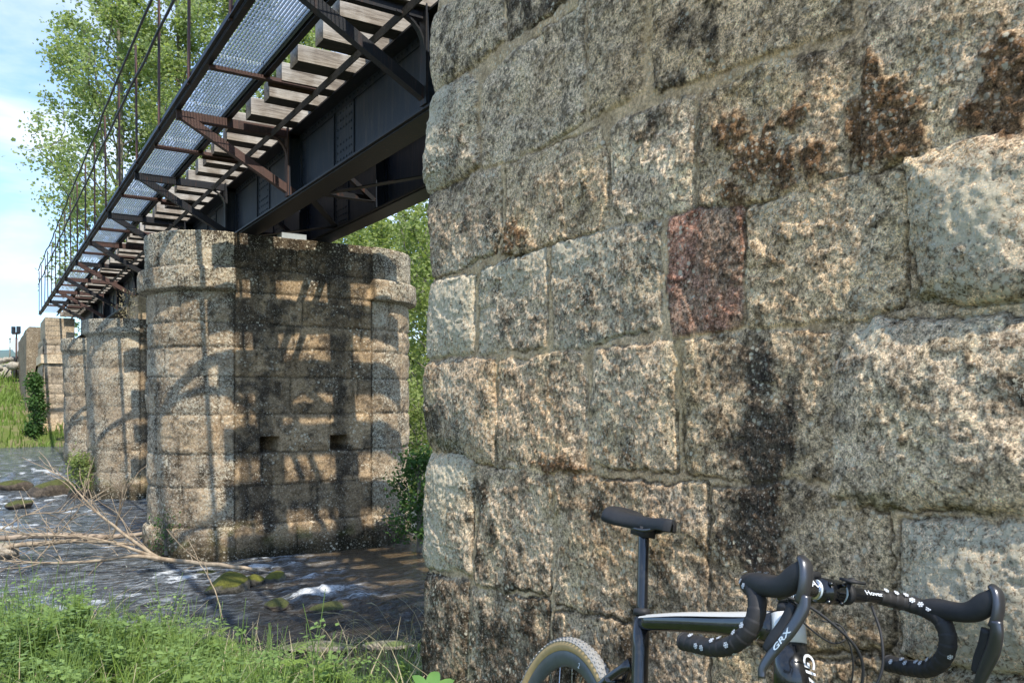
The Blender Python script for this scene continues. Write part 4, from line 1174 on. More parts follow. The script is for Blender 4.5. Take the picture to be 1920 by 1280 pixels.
# ------------------------------------------------------------------ trees
def quad_leaves(P, size, rsn, flat=0.35, aspect=.8):
    n = len(P)
    a = rsn.normal(size=(n, 3)); a[:, 2] *= .7; a /= np.linalg.norm(a, axis=1)[:, None]
    b = rsn.normal(size=(n, 3)); b = np.cross(a, b); b /= np.linalg.norm(b, axis=1)[:, None]
    s = size * rsn.uniform(.6, 1.25, size=(n, 1))
    c = np.cross(a, b) * .12 * s
    v0 = P - a * s * .5; v1 = P + b * s * .5 * aspect + c; v2 = P + a * s * .5; v3 = P - b * s * .5 * aspect + c
    V = np.stack([v0, v1, v2, v3], 1).reshape(-1, 3)
    F = np.arange(n * 4).reshape(-1, 4)
    return V, F
def limb_path(p, d, L, rng, k=6, wob=.18, up=.12):
    pts = [p.copy()]; d = d / np.linalg.norm(d)
    for _ in range(k):
        d = d + rng.normal(size=3) * wob + np.array((0, 0, up)); d /= np.linalg.norm(d)
        pts.append(pts[-1] + d * L / k)
    return np.array(pts)
def tree(name, label, base, h, crown_r, leaf, nleaf, seed, mat, cat='tree', group=None, first=.15, shape='poplar', trunk_r=.22, nb=46, lean=(0, 0), bark='bark'):
    rng = np.random.RandomState(seed)
    root = empty(name, tuple(base)); tag(root, label, cat, group)
    mb = MB()
    tk = [np.zeros(3)]
    for i in range(1, 9): tk.append(np.array((lean[0] * i / 8 + rng.normal() * .06 * h / 20, lean[1] * i / 8 + rng.normal() * .06 * h / 20, h * i / 8 * .97)))
    tk = smooth_path(tk, 4); m = len(tk)
    mb.loft(tk, trunk_r * (1 - np.linspace(0, 1, m)) ** .8 + .02, n=10)
    leafp = []
    for i in range(nb):
        f = first + (1 - first) * ((i + rng.rand()) / nb)
        p = tk[min(int(f * (m - 1)), m - 1)]
        ang = i * 2.399 + rng.uniform(-.4, .4)
        if shape == 'poplar': L = crown_r * (1.12 - .42 * f) * (1.15 - .75 * max(0, f - .55) / .45) * rng.uniform(.65, 1.15)
        else: L = crown_r * math.sqrt(max(.08, 1 - (2 * (f - .5)) ** 2 * .8)) * rng.uniform(.6, 1.15)
        d = np.array((math.cos(ang), math.sin(ang), .35 + .55 * f))
        bp = limb_path(p, d, L, rng, 6, .16, .10)
        rb = trunk_r * .32 * (1 - f * .6)
        mb.loft(bp, np.linspace(rb, .012, len(bp)), n=5)
        for j in range(7):
            q = bp[rng.randint(2, len(bp))]
            sp = limb_path(q, bp[-1] - bp[0] + rng.normal(size=3) * L * .7, L * rng.uniform(.18, .42), rng, 4, .3, .05)
            mb.loft(sp, np.linspace(rb * .35, .008, len(sp)), n=4)
            cnt = int(nleaf / (nb * 7) * rng.uniform(.4, 1.6))
            tt = rng.rand(cnt) ** .8 * (len(sp) - 1); k0 = np.clip(tt.astype(int), 0, len(sp) - 2)
            base_p = sp[k0] + (sp[k0 + 1] - sp[k0]) * (tt - k0)[:, None]
            leafp.append(base_p + rng.normal(size=(cnt, 3)) * (L * .045 + .07))
    mb.build('trunk', M[bark], root, smooth=True)
    P = np.vstack(leafp)
    V, F = quad_leaves(P, leaf, rng)
    mesh_np('crown', V, F, M[mat], root)
    return root
def gz(x, y): return float(ground_h(np.array(x, float), np.array(y, float)))
def tbase(px, Z, dz=-.1):
    p = at(px, 700, Z); return (p[0], p[1], gz(p[0], p[1]) + dz)
TG = 'poplars beyond the river'
tree('poplar_tree', 'tall poplar left of the bridge whose branches reach farthest into the sky on the left', tbase(225, 40), 24, 4.9, .19, 34000, 3, 'poplar', group=TG, first=.08, nb=60)
tree('poplar_tree', 'tall poplar seen through the handrail, in the middle of the group', tbase(335, 42), 27, 4.4, .19, 32000, 5, 'poplar', group=TG, first=.08)
tree('poplar_tree', 'tall poplar seen through the grating, right of the middle one', tbase(455, 42), 26, 4.2, .19, 30000, 7, 'poplar', group=TG, first=.08)
tree('poplar_tree', 'rightmost poplar, visible only between the timber sleepers', tbase(585, 43), 26, 4.2, .19, 26000, 9, 'poplar', group=TG, first=.08)
WG = 'willows behind the near pier'
tree('willow_tree', 'pale green willow just right of the near pier', tbase(735, 24, 0), 7.2, 2.6, .13, 14000, 13, 'willow', group=WG, shape='round', first=.08, trunk_r=.10, nb=30)
tree('willow_tree', 'willow behind the wall corner with bare twigs showing', tbase(815, 20, 0), 6.2, 2.3, .11, 9000, 15, 'willow', group=WG, shape='round', first=.05, trunk_r=.09, nb=34)
tree('willow_tree', 'willow seen under the girders behind the top of the near pier', tbase(655, 30, 0), 8.5, 3.0, .15, 13000, 17, 'willow', group=WG, shape='round', first=.08, trunk_r=.12, nb=30)
tree('willow_tree', 'dense willow hidden mostly behind the near wall', tbase(880, 26, 0), 8.0, 3.2, .15, 10000, 19, 'willow', group=WG, shape='round', first=.05, trunk_r=.12, nb=26)
tree('alder_bush', 'dark leafy bush at the right foot of the near pier, beside the wall corner', tuple(at_z(786, 1035, 0.0)), 1.25, .42, .055, 2600, 23, 'bush', 'bush', shape='round', first=.1, trunk_r=.018, nb=16)
tree('alder_bush', 'pale bush filling the gap low behind the near pier', tbase(790, 16, 0), 2.6, 1.1, .075, 5000, 27, 'willow', 'bush', shape='round', first=.05, trunk_r=.03, nb=20)
tree('ivy_bush', 'dark green bush climbing the wing wall left of the far abutment', tuple(at(66, 830, 28.2)), 2.3, .45, .09, 3500, 29, 'bush', 'bush', shape='round', first=.03, trunk_r=.03, nb=20)
tree('weed_bush', 'small weed growing on the mossy boulder of the second pier', tuple(at(150, 915, 17.2)), .55, .38, .05, 1500, 31, 'willow', 'weed', shape='round', first=.03, trunk_r=.012, nb=12, group='weeds at the pier feet')
tree('weed_bush', 'green weed growing at the left foot of the near pier above the branch', tuple(at(312, 1040, 10.6)), .42, .18, .03, 500, 33, 'bush', 'weed', shape='round', first=.03, trunk_r=.01, nb=10, group='weeds at the pier feet')
tree('weed_bush', 'dry tuft growing on top of the second pier', tuple(at(240, 607, 17.3)), .55, .25, .03, 500, 35, 'straw', 'weed', shape='round', first=.03, trunk_r=.006, nb=12, group='weeds on the pier tops')
for i, (px, Z, h) in enumerate([(-70, 52, 4), (640, 48, 9), (760, 45, 9), (880, 40, 10), (1000, 38, 11)]):
    tree('background_tree', ['small tree on the skyline beyond the left edge', 'far tree behind the willows, seen under the girders', 'far tree behind the gap right of the pier', 'far tree behind the near wall corner', 'far tree wholly behind the near wall'][i], tbase(px, Z, 0), h, h * .38, .22, 6500, 41 + i, 'willow', group='trees far upstream', shape='round', first=.05, trunk_r=.14, nb=24)

# ------------------------------------------------------------------ grasses and herbs
def blades(P, H, rng, w=.006, lean=.35, seg=4):
    n = len(P)
    a = rng.uniform(0, 2 * math.pi, n); dx, dy = np.cos(a), np.sin(a)
    b = a + rng.uniform(.8, 2.3, n); sx_, sy_ = np.cos(b), np.sin(b)
    ln = lean * rng.uniform(.2, 1.4, n)
    V = np.zeros((n, (seg + 1) * 2, 3))
    for k in range(seg + 1):
        t_ = k / seg
        off = ln * t_ ** 2 * H
        z = H * (t_ - .28 * ln * t_ ** 2.5)
        ww = w * (1 - t_ ** 1.6) + .0006
        c = np.stack([P[:, 0] + dx * off, P[:, 1] + dy * off, P[:, 2] + z], -1)
        s = np.stack([sx_ * ww, sy_ * ww, 0 * ww * sx_], -1)
        V[:, 2 * k] = c - s; V[:, 2 * k + 1] = c + s
    m = (seg + 1) * 2
    F = []
    base = np.arange(n)[:, None] * m
    for k in range(seg): F.append(base + np.array([[2 * k, 2 * k + 1, 2 * k + 3, 2 * k + 2]]))
    return V.reshape(-1, 3), np.concatenate(F)
rng = np.random.RandomState(12)
def scatter(n, x0, x1, y0, y1, keep):
    x = rng.uniform(x0, x1, n); y = rng.uniform(y0, y1, n); k = keep(x, y); x, y = x[k], y[k]
    z = ground_h(x, y) + .035 * fbm(x * 1.6, y * 1.6, oct=4, seed=2) - .01
    return np.stack([x, y, z], -1)
edge_ok = lambda x, y: (y < 6.75 + .25 * np.sin(x * .9) - .1 * (x - 2.5) * (x < 2.5)) & ~((x > WX - .02) & (y < WC + .05)) & (fbm(x * 1.3, y * 1.3, seed=90) > -.42 + .35 * ((x - .62 * y) > -.15))
P = scatter(62000, -3.0, 5.0, 1.8, 7.0, lambda x, y: edge_ok(x, y) & ~((x > 1.9) & (y > 5.3) & (rng.rand(len(x)) < .75)))
V, F = blades(P, rng.uniform(.06, .24, len(P)) * (1 + .5 * fbm(P[:, 0] * 2, P[:, 1] * 2, seed=91)) * np.where(P[:, 0] < 1.2, 1.35, np.where((P[:, 1] > 4.3) & (P[:, 0] > 1.5), .5, .9)), rng, .0042, .6)
tag(mesh_np('grass', V, F, M['grass']), 'bright green grass covering the near bank', 'grass', kind='stuff')
P = scatter(26000, -14, 12, 30.6, 50, lambda x, y: ~((x > 1.3) & (x < 6) & (y > 32.7)) & (fbm(x * .8, y * .8, seed=92) > -.5))
V, F = blades(P, rng.uniform(.15, .5, len(P)), rng, .022, .5, 2)
tag(mesh_np('far_grass', V, F, M['grass']), 'rough green grass on the far bank below the abutment', 'grass', kind='stuff')
P = scatter(2600, -3.0, 4.5, 2.2, 6.8, edge_ok)
V, F = blades(P, rng.uniform(.15, .45, len(P)), rng, .0030, .9)
tag(mesh_np('dry_grass', V, F, M['straw']), 'pale dry blades mixed into the green grass of the near bank', 'dry grass', kind='stuff')
# feathery herbs (pinnate fronds) as ground cover
def frond(L, rng, up):
    """one pinnate leaf along +x from the origin; returns vertices, faces"""
    V = []; F = []
    n = 8
    for i in range(n):
        t_ = (i + 1) / n; x = L * t_; z = up * L * (t_ - .75 * t_ * t_)
        for s in (-1, 1):
            l = L * .38 * (1 - t_) ** .6 + .006
            d = np.array((.55, s * .83, -.12)); c0 = np.array((x, 0, z))
            k = len(V); w = l * .20
            pd = np.array((.83, -s * .55, 0)) * w
            V += [c0, c0 + d * l * .5 + pd, c0 + d * l, c0 + d * l * .5 - pd]; F.append((k, k + 1, k + 2, k + 3))
            for u in (.35, .65):   # side teeth
                c1 = c0 + d * l * u
                for s2 in (-1, 1):
                    e = np.array((.83 * s2 + .3, -s * .55 * s2 + .3 * s, 0)); e /= np.linalg.norm(e); k = len(V); q = l * .32 * (1 - u * .4); pp = np.array((-e[1], e[0], 0)) * q * .28
                    V += [c1, c1 + e * q * .5 + pp, c1 + e * q, c1 + e * q * .5 - pp]; F.append((k, k + 1, k + 2, k + 3))
    k = len(V); V += [np.array((0, -.0016, 0)), np.array((0, .0016, 0)), np.array((L, .0008, up * L * .25)), np.array((L, -.0008, up * L * .25))]; F.append((k, k + 1, k + 2, k + 3))
    return np.array(V), np.array(F)
def herb(rng):
    Vs, Fs, n = [], [], 0
    H = rng.uniform(.14, .42)
    for k in range(rng.randint(14, 22)):
        v, f = frond(rng.uniform(.05, .115), rng, rng.uniform(.1, .7))
        a = k * 2.4 + rng.uniform(-.3, .3); z = H * rng.uniform(.25, 1)
        tilt = rng.uniform(-.1, .5)
        c, s = math.cos(tilt), math.sin(tilt); v = np.stack([v[:, 0] * c - v[:, 2] * s, v[:, 1], v[:, 0] * s + v[:, 2] * c], -1)
        c, s = math.cos(a), math.sin(a); v = np.stack([v[:, 0] * c - v[:, 1] * s, v[:, 0] * s + v[:, 1] * c, v[:, 2] + z], -1)
        Vs.append(v); Fs.append(f + n); n += len(v)
        # stalk
        st = np.array([(-.002, 0, 0), (.002, 0, 0), (.002, 0, z), (-.002, 0, z)]); Vs.append(st); Fs.append(np.array([[0, 1, 2, 3]]) + n); n += 4
    return np.vstack(Vs), np.vstack(Fs)
protos = [herb(rng) for _ in range(10)]
P = scatter(1300, -2.5, 3.6, 3.2, 6.9, lambda x, y: edge_ok(x, y) & ~((x > 1.6) & (y > 4.6)) & (fbm(x * .9, y * .9, seed=95) > -.22))
Vs, Fs, n = [], [], 0
for p in P:
    v, f = protos[rng.randint(10)]; s = rng.uniform(.6, 1.15) * (1.0 if p[0] < 1.3 else .75); a = rng.uniform(0, 6.28); c, q = math.cos(a), math.sin(a)
    w = np.stack([v[:, 0] * c - v[:, 1] * q, v[:, 0] * q + v[:, 1] * c, v[:, 2]], -1) * s + p
    Vs.append(w); Fs.append(f + n); n += len(v)
tag(mesh_np('herbs', np.vstack(Vs), np.vstack(Fs), M['herb']), 'feathery green herbs growing among the grass on the near bank', 'herbs', kind='stuff')
def weed(rng):
    Vs, Fs, n = [], [], 0; mb_ = MB()
    for k in range(rng.randint(3, 6)):
        H = rng.uniform(.15, .45); a = rng.uniform(0, 6.28); ln = rng.uniform(.02, .12)
        st = np.array([(ln * t_ ** 1.5 * math.cos(a), ln * t_ ** 1.5 * math.sin(a), H * t_) for t_ in np.linspace(0, 1, 5)])
        mb_.loft(st, np.linspace(.0022, .001, 5), n=4)
        m = int(H * 70); tt = rng.rand(m) ** .7; c = st[(tt * 4).astype(int)] + rng.normal(size=(m, 3)) * np.array((.018, .018, .008))
        for q in range(m):
            b = rng.uniform(0, 6.28); l = rng.uniform(.018, .045) * (1.1 - .5 * tt[q]); w = l * rng.uniform(.28, .42); up = rng.uniform(-.1, .8)
            d = np.array((math.cos(b), math.sin(b), up)); d /= np.linalg.norm(d); s_ = np.array((-math.sin(b), math.cos(b), rng.uniform(-.2, .2)))
            mb_.add([c[q], c[q] + d * l * .5 + s_ * w - (0, 0, .003), c[q] + d * l + (0, 0, -.006), c[q] + d * l * .5 - s_ * w - (0, 0, .003)], [(0, 1, 2, 3)])
    F = []
    return np.vstack(mb_.V), np.vstack(mb_.F4)
wprot = [weed(rng) for _ in range(9)]
P = scatter(1500, -2.5, 3.4, 3.0, 6.7, lambda x, y: edge_ok(x, y) & ~((x > 1.7) & (y > 4.6)))
Vs, Fs, n = [], [], 0
for p in P:
    v, f = wprot[rng.randint(9)]; s = rng.uniform(.5, 1.05) * (1.3 if p[0] < 1.2 else .9); a = rng.uniform(0, 6.28); c, q = math.cos(a), math.sin(a)
    Vs.append(np.stack([v[:, 0] * c - v[:, 1] * q, v[:, 0] * q + v[:, 1] * c, v[:, 2]], -1) * s + p); Fs.append(f + n); n += len(v)
tag(mesh_np('weeds', np.vstack(Vs), np.vstack(Fs), M['weed']), 'small-leaved green weeds growing thickly through the grass of the near bank', 'weeds', kind='stuff')
# single plants with a look of their own
def broad_plant(label, base, k, L, mat, seed, w=.28):
    rg = np.random.RandomState(seed); mb = MB()
    for i in range(k):
        a = i * 2.4 + rg.uniform(-.3, .3); l = L * rg.uniform(.7, 1.15); up = rg.uniform(.5, 1.6)
        m = 7; V = []
        for j in range(m):
            t_ = j / (m - 1); x = l * t_ * .8; z = l * (up * t_ - .55 * up * t_ * t_) * .8
            ww = l * w * math.sin(math.pi * min(1, t_ * .93 + .04)) ** .8 * .5 + .001
            for s in (-1, 0, 1): V.append((x, s * ww, z + abs(s) * ww * .3))
        V = np.array(V); c, s = math.cos(a), math.sin(a)
        V = np.stack([V[:, 0] * c - V[:, 1] * s, V[:, 0] * s + V[:, 1] * c, V[:, 2]], -1)
        mb.add(V, [(j * 3 + q, j * 3 + q + 1, j * 3 + q + 4, j * 3 + q + 3) for j in range(m - 1) for q in range(2)])
    o = mb.build('leafy_plant', M[mat], smooth=True); o.location = tuple(base); tag(o, label, 'plant', 'leafy plants in the grass'); return o
for lab, px, py, Z, k, L, sd in [('broad-leaved plant at the foot of the wall corner, its leaves standing upright', 806, 1262, 2.95, 9, .20, 1),
                         ('broad-leaved plant with wide pale leaves left of the wall corner', 770, 1275, 3.3, 7, .17, 2),
                         ('small broad-leaved rosette in the grass at the bottom centre', 640, 1275, 3.6, 7, .12, 3)]:
    p = at(px, py, Z); broad_plant(lab, (p[0], p[1], max(gz(p[0], p[1]), p[2] - .12)), k, L, 'broad', sd)
def stalks(label, px, Z, n, H, spread, seed, lean=(0, 0)):
    rg = np.random.RandomState(seed); p = at(px, 900, Z); b = np.array((p[0], p[1], gz(p[0], p[1]))); mb = MB()
    for i in range(n):
        a = rg.uniform(0, 6.28); r = spread * rg.rand() * .3; h = H * rg.uniform(.6, 1.1); dx, dy = lean[0] + rg.normal() * spread, lean[1] + rg.normal() * spread
        q = [(r * math.cos(a) + dx * t_ ** 1.6, r * math.sin(a) + dy * t_ ** 1.6, h * (t_ - .12 * t_ ** 3)) for t_ in np.linspace(0, 1, 6)]
        mb.loft(q, np.linspace(.0022, .0009, 6), n=4)
        if i % 3 == 0: mb.loft([q[-1], (q[-1][0] + dx * .15, q[-1][1] + dy * .15, q[-1][2] + .01), (q[-1][0] + dx * .3, q[-1][1] + dy * .3, q[-1][2])], [.001, .004, .001], n=5)
    o = mb.build('dry_grass_tuft', M['straw'], smooth=True); o.location = tuple(b); tag(o, label, 'grass tuft', 'dry grass tufts on the near bank')
stalks('tall dry grass stalks leaning left beside the wall corner', 775, 5.2, 26, .62, .16, 1, (-.30, .1))
stalks('dry grass stalks between the slab and the wall corner', 740, 5.8, 14, .5, .14, 2, (-.15, 0))
stalks('thin dry stalks at the left edge in front of the driftwood', 60, 6.0, 12, .6, .12, 3)
stalks('thin dry stalks in the grass below the bleached branch', 300, 6.2, 14, .55, .15, 4)
stalks('a few dry stalks in the grass below the mossy rock', 470, 5.6, 8, .5, .15, 5)

# ------------------------------------------------------------------ marker sign on the far bank
def far_sign():
    p = at(30, 672, 38.0); p[2] = gz(p[0], p[1])
    root = empty('track_sign', tuple(p)); tag(root, 'small diamond-shaped trackside marker with two dark lamps on a leaning post far left', 'sign')
    top = at(30, 612, 38.0)[2] - p[2]
    mb = MB(); mb.loft([(0, 0, -.2), (.02, 0, top - .3)], .035, n=8); mb.build('post', M['rust'], root, smooth=True)
    mb = MB(); mb.loft([(-.55, -.4, -.1), (.1, 0, top * .42)], .035, n=8); mb.build('brace', M['dark_steel'], root, smooth=True)
    t = NT('white_sign_paint'); t.col((.75, .76, .76)).set(rough=.5)
    mb = MB(); a = YAW + .35; ca, sa = math.cos(a), -math.sin(a); h = .48; zc = top - .85
    V = []
    for q in (-.01, .01):
        for (u, v) in ((0, -h * .8), (h, 0), (0, h * .8), (-h, 0)): V.append((u * ca - q * sa, u * sa + q * ca + .06, zc + v))
    mb.add(V, [(0, 1, 2, 3), (7, 6, 5, 4), (0, 4, 5, 1), (1, 5, 6, 2), (2, 6, 7, 3), (3, 7, 4, 0)]); mb.build('board', t.m, root)
    t = NT('black_lamp_paint'); t.col((.02, .02, .025)).set(rough=.4)
    for s in (-1, 1):
        mb = MB(); mb.loft([(s * .16 * ca, s * .16 * sa, top - .28), (s * .16 * ca, s * .16 * sa, top)], .09, n=12); mb.box((s * .16 * ca - .1, s * .16 * sa - .1, top - .3), (s * .16 * ca + .1, s * .16 * sa + .1, top - .27)); mb.build('lamp', t.m, root)
    mb = MB(); mb.beam((-.22 * ca, -.22 * sa, top - .33), (.22 * ca, .22 * sa, top - .33), .06, .06); mb.build('crossbar', M['rust'], root)
far_sign()
for i, (px, tp, lab) in enumerate([(18, 635, 'thin fence post left of the trackside marker'), (38, 640, 'thin fence post right of the trackside marker')]):
    p = at(px, 680, 40.0); p[2] = gz(p[0], p[1]); h = at(px, tp, 40.0)[2] - p[2]
    mb = MB(); mb.loft([(0, 0, -.2), (.02, 0, h)], .03, n=8); mb.loft([(-.03, 0, h), (.07, 0, h + .03)], .03, n=6); o = mb.build('fence_post', M['bark'], smooth=True); o.location = tuple(p); tag(o, lab, 'post', 'fence posts on the far bank')

# ------------------------------------------------------------------ the bicycle
def bicycle():
    lean = R(11.5); phi = R(21.0)
    # frame of the bike: x forward, y to its left (towards the wall), z up
    fr, ff = math.sin(phi), -math.cos(phi)            # forward in camera right / view axes
    lr, lf = math.cos(phi), math.sin(phi)             # left
    def W(r, f): return Vector((r * CY + f * SY, -r * SY + f * CY, 0))
    X_, L_ = W(fr, ff), W(lr, lf); Zc = Vector((0, 0, 1))
    Yl = (L_ * math.cos(lean) - Zc * math.sin(lean)); Zl = (Zc * math.cos(lean) + L_ * math.sin(lean))
    saddle = Vector(tuple(at(1207, 962, 2.12)))
    org = saddle - X_ * 0.20 - Zl * 1.08
    root = empty('bicycle', tuple(org))
    Mx = Matrix(((X_.x, Yl.x, Zl.x, org.x), (X_.y, Yl.y, Zl.y, org.y), (X_.z, Yl.z, Zl.z, org.z), (0, 0, 0, 1)))
    root.matrix_world = Mx
    tag(root, 'black and white gravel bicycle with snowflake handlebar tape leaning against the near stone wall', 'bicycle')
    t = NT('gloss_carbon_black'); n = t.noise(4, 2)
    nd = t.noise(35, 6, .7); t.col(t.mix(t.ramp(nd, [(.5, 0.), (.8, .35)]), (0.008, 0.009, 0.011), (.10, .09, .075))).set(rough=t.math('ADD', .10, t.math('MULTIPLY', nd, .22)), spec=.6, coat=.35); carbon = t.m
    t = NT('matt_black_rubber'); n = t.noise(180, 3); t.col(t.mix(t.noise(22, 6, .7), (.010, .011, .014), (.040, .040, .042))).set(rough=.6, spec=.35); t.bump(n, .35, .0008); rub = t.m
    t = NT('pearl_white_paint'); t.col((.74, .73, .70)).set(rough=.16, spec=.6, coat=.7); white = t.m
    t = NT('tan_sidewall'); n = t.noise(60, 4); t.col(t.mix(n, (.42, .27, .11), (.60, .42, .20))).set(rough=.75); tan = t.m
    t = NT('dusty_tread_rubber'); n = t.noise(50, 4); t.col(t.mix(n, (.16, .155, .145), (.40, .39, .37))).set(rough=.9); tread = t.m
    t = NT('satin_grey_metal'); t.col((.11, .113, .125)).set(rough=.34, metal=.8); grey = t.m
    t = NT('bright_metal'); t.col((.62, .63, .65)).set(rough=.25, metal=.95); steel = t.m
    t = NT('dark_rim_carbon'); n = t.noise(25, 4); t.col(t.mix(n, (.05, .055, .06), (.13, .14, .145))).set(rough=.38, spec=.5); rimm = t.m
    t = NT('handlebar_tape'); wv = t.n('ShaderNodeTexNoise'); wv.inputs['Scale'].default_value = 90; t.l(t.tc.outputs['Object'], wv.inputs['Vector'])
    t.col(t.mix(t.noise(30, 6, .7), (.010, .010, .013), (.045, .043, .042))).set(rough=.6, spec=.35); t.bump(wv.outputs['Fac'], .25, .001); tape = t.m
    t = NT('white_print'); t.col((.68, .71, .75)).set(rough=.4); wpr = t.m
    t = NT('pale_print'); t.col((.62, .72, .78)).set(rough=.4); ppr = t.m

    def text(name, body, size, Mt, mat, parent, extrude=.0003, sx=1.0, shear=0):
        cu = bpy.data.curves.new(name, 'FONT'); cu.body = body; cu.size = size; cu.extrude = extrude; cu.align_x = 'CENTER'; cu.align_y = 'CENTER'; cu.shear = shear; cu.resolution_u = 3
        cu.offset = size * .012
        ob = bpy.data.objects.new(name, cu); COL.objects.link(ob)
        dg = bpy.context.evaluated_depsgraph_get(); me = bpy.data.meshes.new_from_object(ob.evaluated_get(dg))
        bpy.data.objects.remove(ob)
        me.transform(Matrix.Diagonal((sx, 1, 1, 1))); me.transform(Mt); me.materials.clear(); me.materials.append(mat)
        o = bpy.data.objects.new(name, me); COL.objects.link(o); o.parent = parent; return o
    def frame_mat(o, x, y):
        x = Vector(x).normalized(); y = Vector(y); y = (y - x * y.dot(x)).normalized(); z = x.cross(y)
        return Matrix(((x.x, y.x, z.x, o[0]), (x.y, y.y, z.y, o[1]), (x.z, y.z, z.z, o[2]), (0, 0, 0, 1)))

    RA, FA = np.array((0, 0, .348)), np.array((1.04, 0, .348))
    BBp = np.array((.43, 0, .28)); STt = np.array((.275, 0, .832)); SPt = np.array((.213, 0, 1.045))
    HT, HB = np.array((.780, 0, .963)), np.array((.832, 0, .81))
    # ---- frame
    mb = MB()
    mb.loft(smooth_path([BBp, BBp * .5 + STt * .5, STt], 4), [.020] * 8 + [.021], [.028] * 4 + [.022] * 5, n=14, up=(1, 0, 0))
    mb.loft(smooth_path([STt + (0, 0, -.012), (.45, 0, .862), (.62, 0, .900), HT + (-.01, 0, -.030)], 4), [.018, .018, .0185, .019, .0195, .020, .021, .022, .023, .024, .026, .027, .029], [.020] * 8 + [.022, .024, .027, .030, .034], n=16, sq=.8)
    mb.loft(smooth_path([HB + (-.008, 0, .015), (.70, 0, .60), BBp + (.02, 0, .01)], 5), [.030, .031, .032, .032, .031, .031, .031, .031, .031, .031, .031], [.036, .034, .032, .032, .031, .031, .031, .031, .032, .033, .033], n=16, sq=.75)
    mb.loft([BBp + (0, -.043, 0), BBp + (0, .043, 0)], .027, n=16, up=(0, 0, 1))
    fr_o = mb.build('frame', carbon, root, smooth=True)
    mb = MB()
    for s in (-1, 1):
        mb.loft(smooth_path([STt + (-.010, 0, -.115), (.19, s * .030, .635), (.10, s * .052, .50), RA + (.012, s * .066, .01)], 4), [.011, .010, .0095, .009, .009, .009, .009, .0085, .0085, .0085, .008, .008, .009], [.016, .013, .012, .012, .012, .012, .012, .012, .011, .011, .011, .011, .012], n=10)
    mb.loft([(.215, -.034, .655), (.215, .034, .655)], .009, n=8)
    mb.build('seat_stays', carbon, root, smooth=True)
    mb = MB()
    for s in (-1, 1):
        mb.loft(smooth_path([BBp + (-.01, s * .03, 0), (.24, s * .045, .31), RA + (.01, s * .066, -.01)], 4), [.012] * 9, [.018, .017, .016, .015, .014, .013, .012, .012, .012], n=10)
    mb.build('chain_stays', carbon, root, smooth=True)
    # white upper skin of the top tube, a shell standing 1 mm proud
    mb = MB(); path = smooth_path([STt + (.012, 0, -.012), (.45, 0, .862), (.62, 0, .900), HT + (-.03, 0, -.034)], 4); V = []
    rw = np.linspace(.0185, .0262, len(path)); rh = np.linspace(.0205, .031, len(path))
    th = np.linspace(R(28), R(152), 9)
    for p_, a, b in zip(path, rw, rh):
        for q in th: V.append((p_[0] - b * .2 * 0, a * math.copysign(abs(math.cos(q)) ** .8, math.cos(q)) * 1.05, p_[2] + b * abs(math.sin(q)) ** .8 * 1.05))
    k = 9; mb.add(V, [(i * k + j, i * k + j + 1, (i + 1) * k + j + 1, (i + 1) * k + j) for i in range(len(path) - 1) for j in range(k - 1)])
    mb.build('top_tube_paint', white, fr_o, smooth=True)
    # head tube: black with a white upper part
    ax = (HT - HB) / np.linalg.norm(HT - HB)
    mb = MB(); mb.loft([HB, HB + (HT - HB) * .35, HB + (HT - HB) * .66], [.036, .032, .0305], [.040, .034, .032], n=20, up=(1, 0, 0)); ht = mb.build('head_tube', carbon, root, smooth=True)
    mb = MB(); mb.loft([HB + (HT - HB) * .665, HB + (HT - HB) * .8, HT, HT + ax * .002], [.0308, .0305, .030, .026], [.0325, .032, .031, .027], n=20, up=(1, 0, 0)); mb.build('head_tube_collar', white, ht, smooth=True)
    # maker's lettering on the right flank, reading downwards
    rt = np.array((0, -1, 0))
    dn = Vector(HB - HT).normalized(); fwd = Vector((1, 0, 0))
    o_ = HB * .30 + HT * .70 + np.array((.004, -.0350, -.062))
    # letters stand across the tube and run down it
    pass
    text('lettering', 'GIANT', .037, frame_mat(tuple(HB + (HT - HB) * .27 + np.array((.0345, .012, .0))), dn, (0, 1, 0)), wpr, root, extrude=.0006, sx=1.05, shear=.2)
    # ---- seatpost and saddle
    mb = MB(); d = (SPt - STt) / np.linalg.norm(SPt - STt)
    mb.loft([STt - d * .02, STt + d * .03, STt + d * .06, SPt - d * .03, SPt], [.0145, .0135, .0135, .0135, .012], [.018, .0155, .0155, .0155, .013], n=16, up=(1, 0, 0))
    sp = mb.build('seatpost', carbon, root, smooth=True)
    mb = MB(); mb.loft([STt + d * .004, STt + d * .020], [.0205, .0195], [.024, .022], n=18, up=(1, 0, 0)); mb.build('seat_clamp', rub, sp, smooth=True)
    mb = MB(); mb.box((SPt[0] - .028, -.020, SPt[2] - .022), (SPt[0] + .028, .020, SPt[2] + .004)); mb.loft([(SPt[0] - .03, 0, SPt[2] - .004), (SPt[0] + .03, 0, SPt[2] - .004)], .018, n=10); mb.build('saddle_clamp', rub, sp, smooth=True)
    mb = MB()
    xs = np.linspace(-.125, .135, 34); V = []; nn = 15
    sx0 = .205
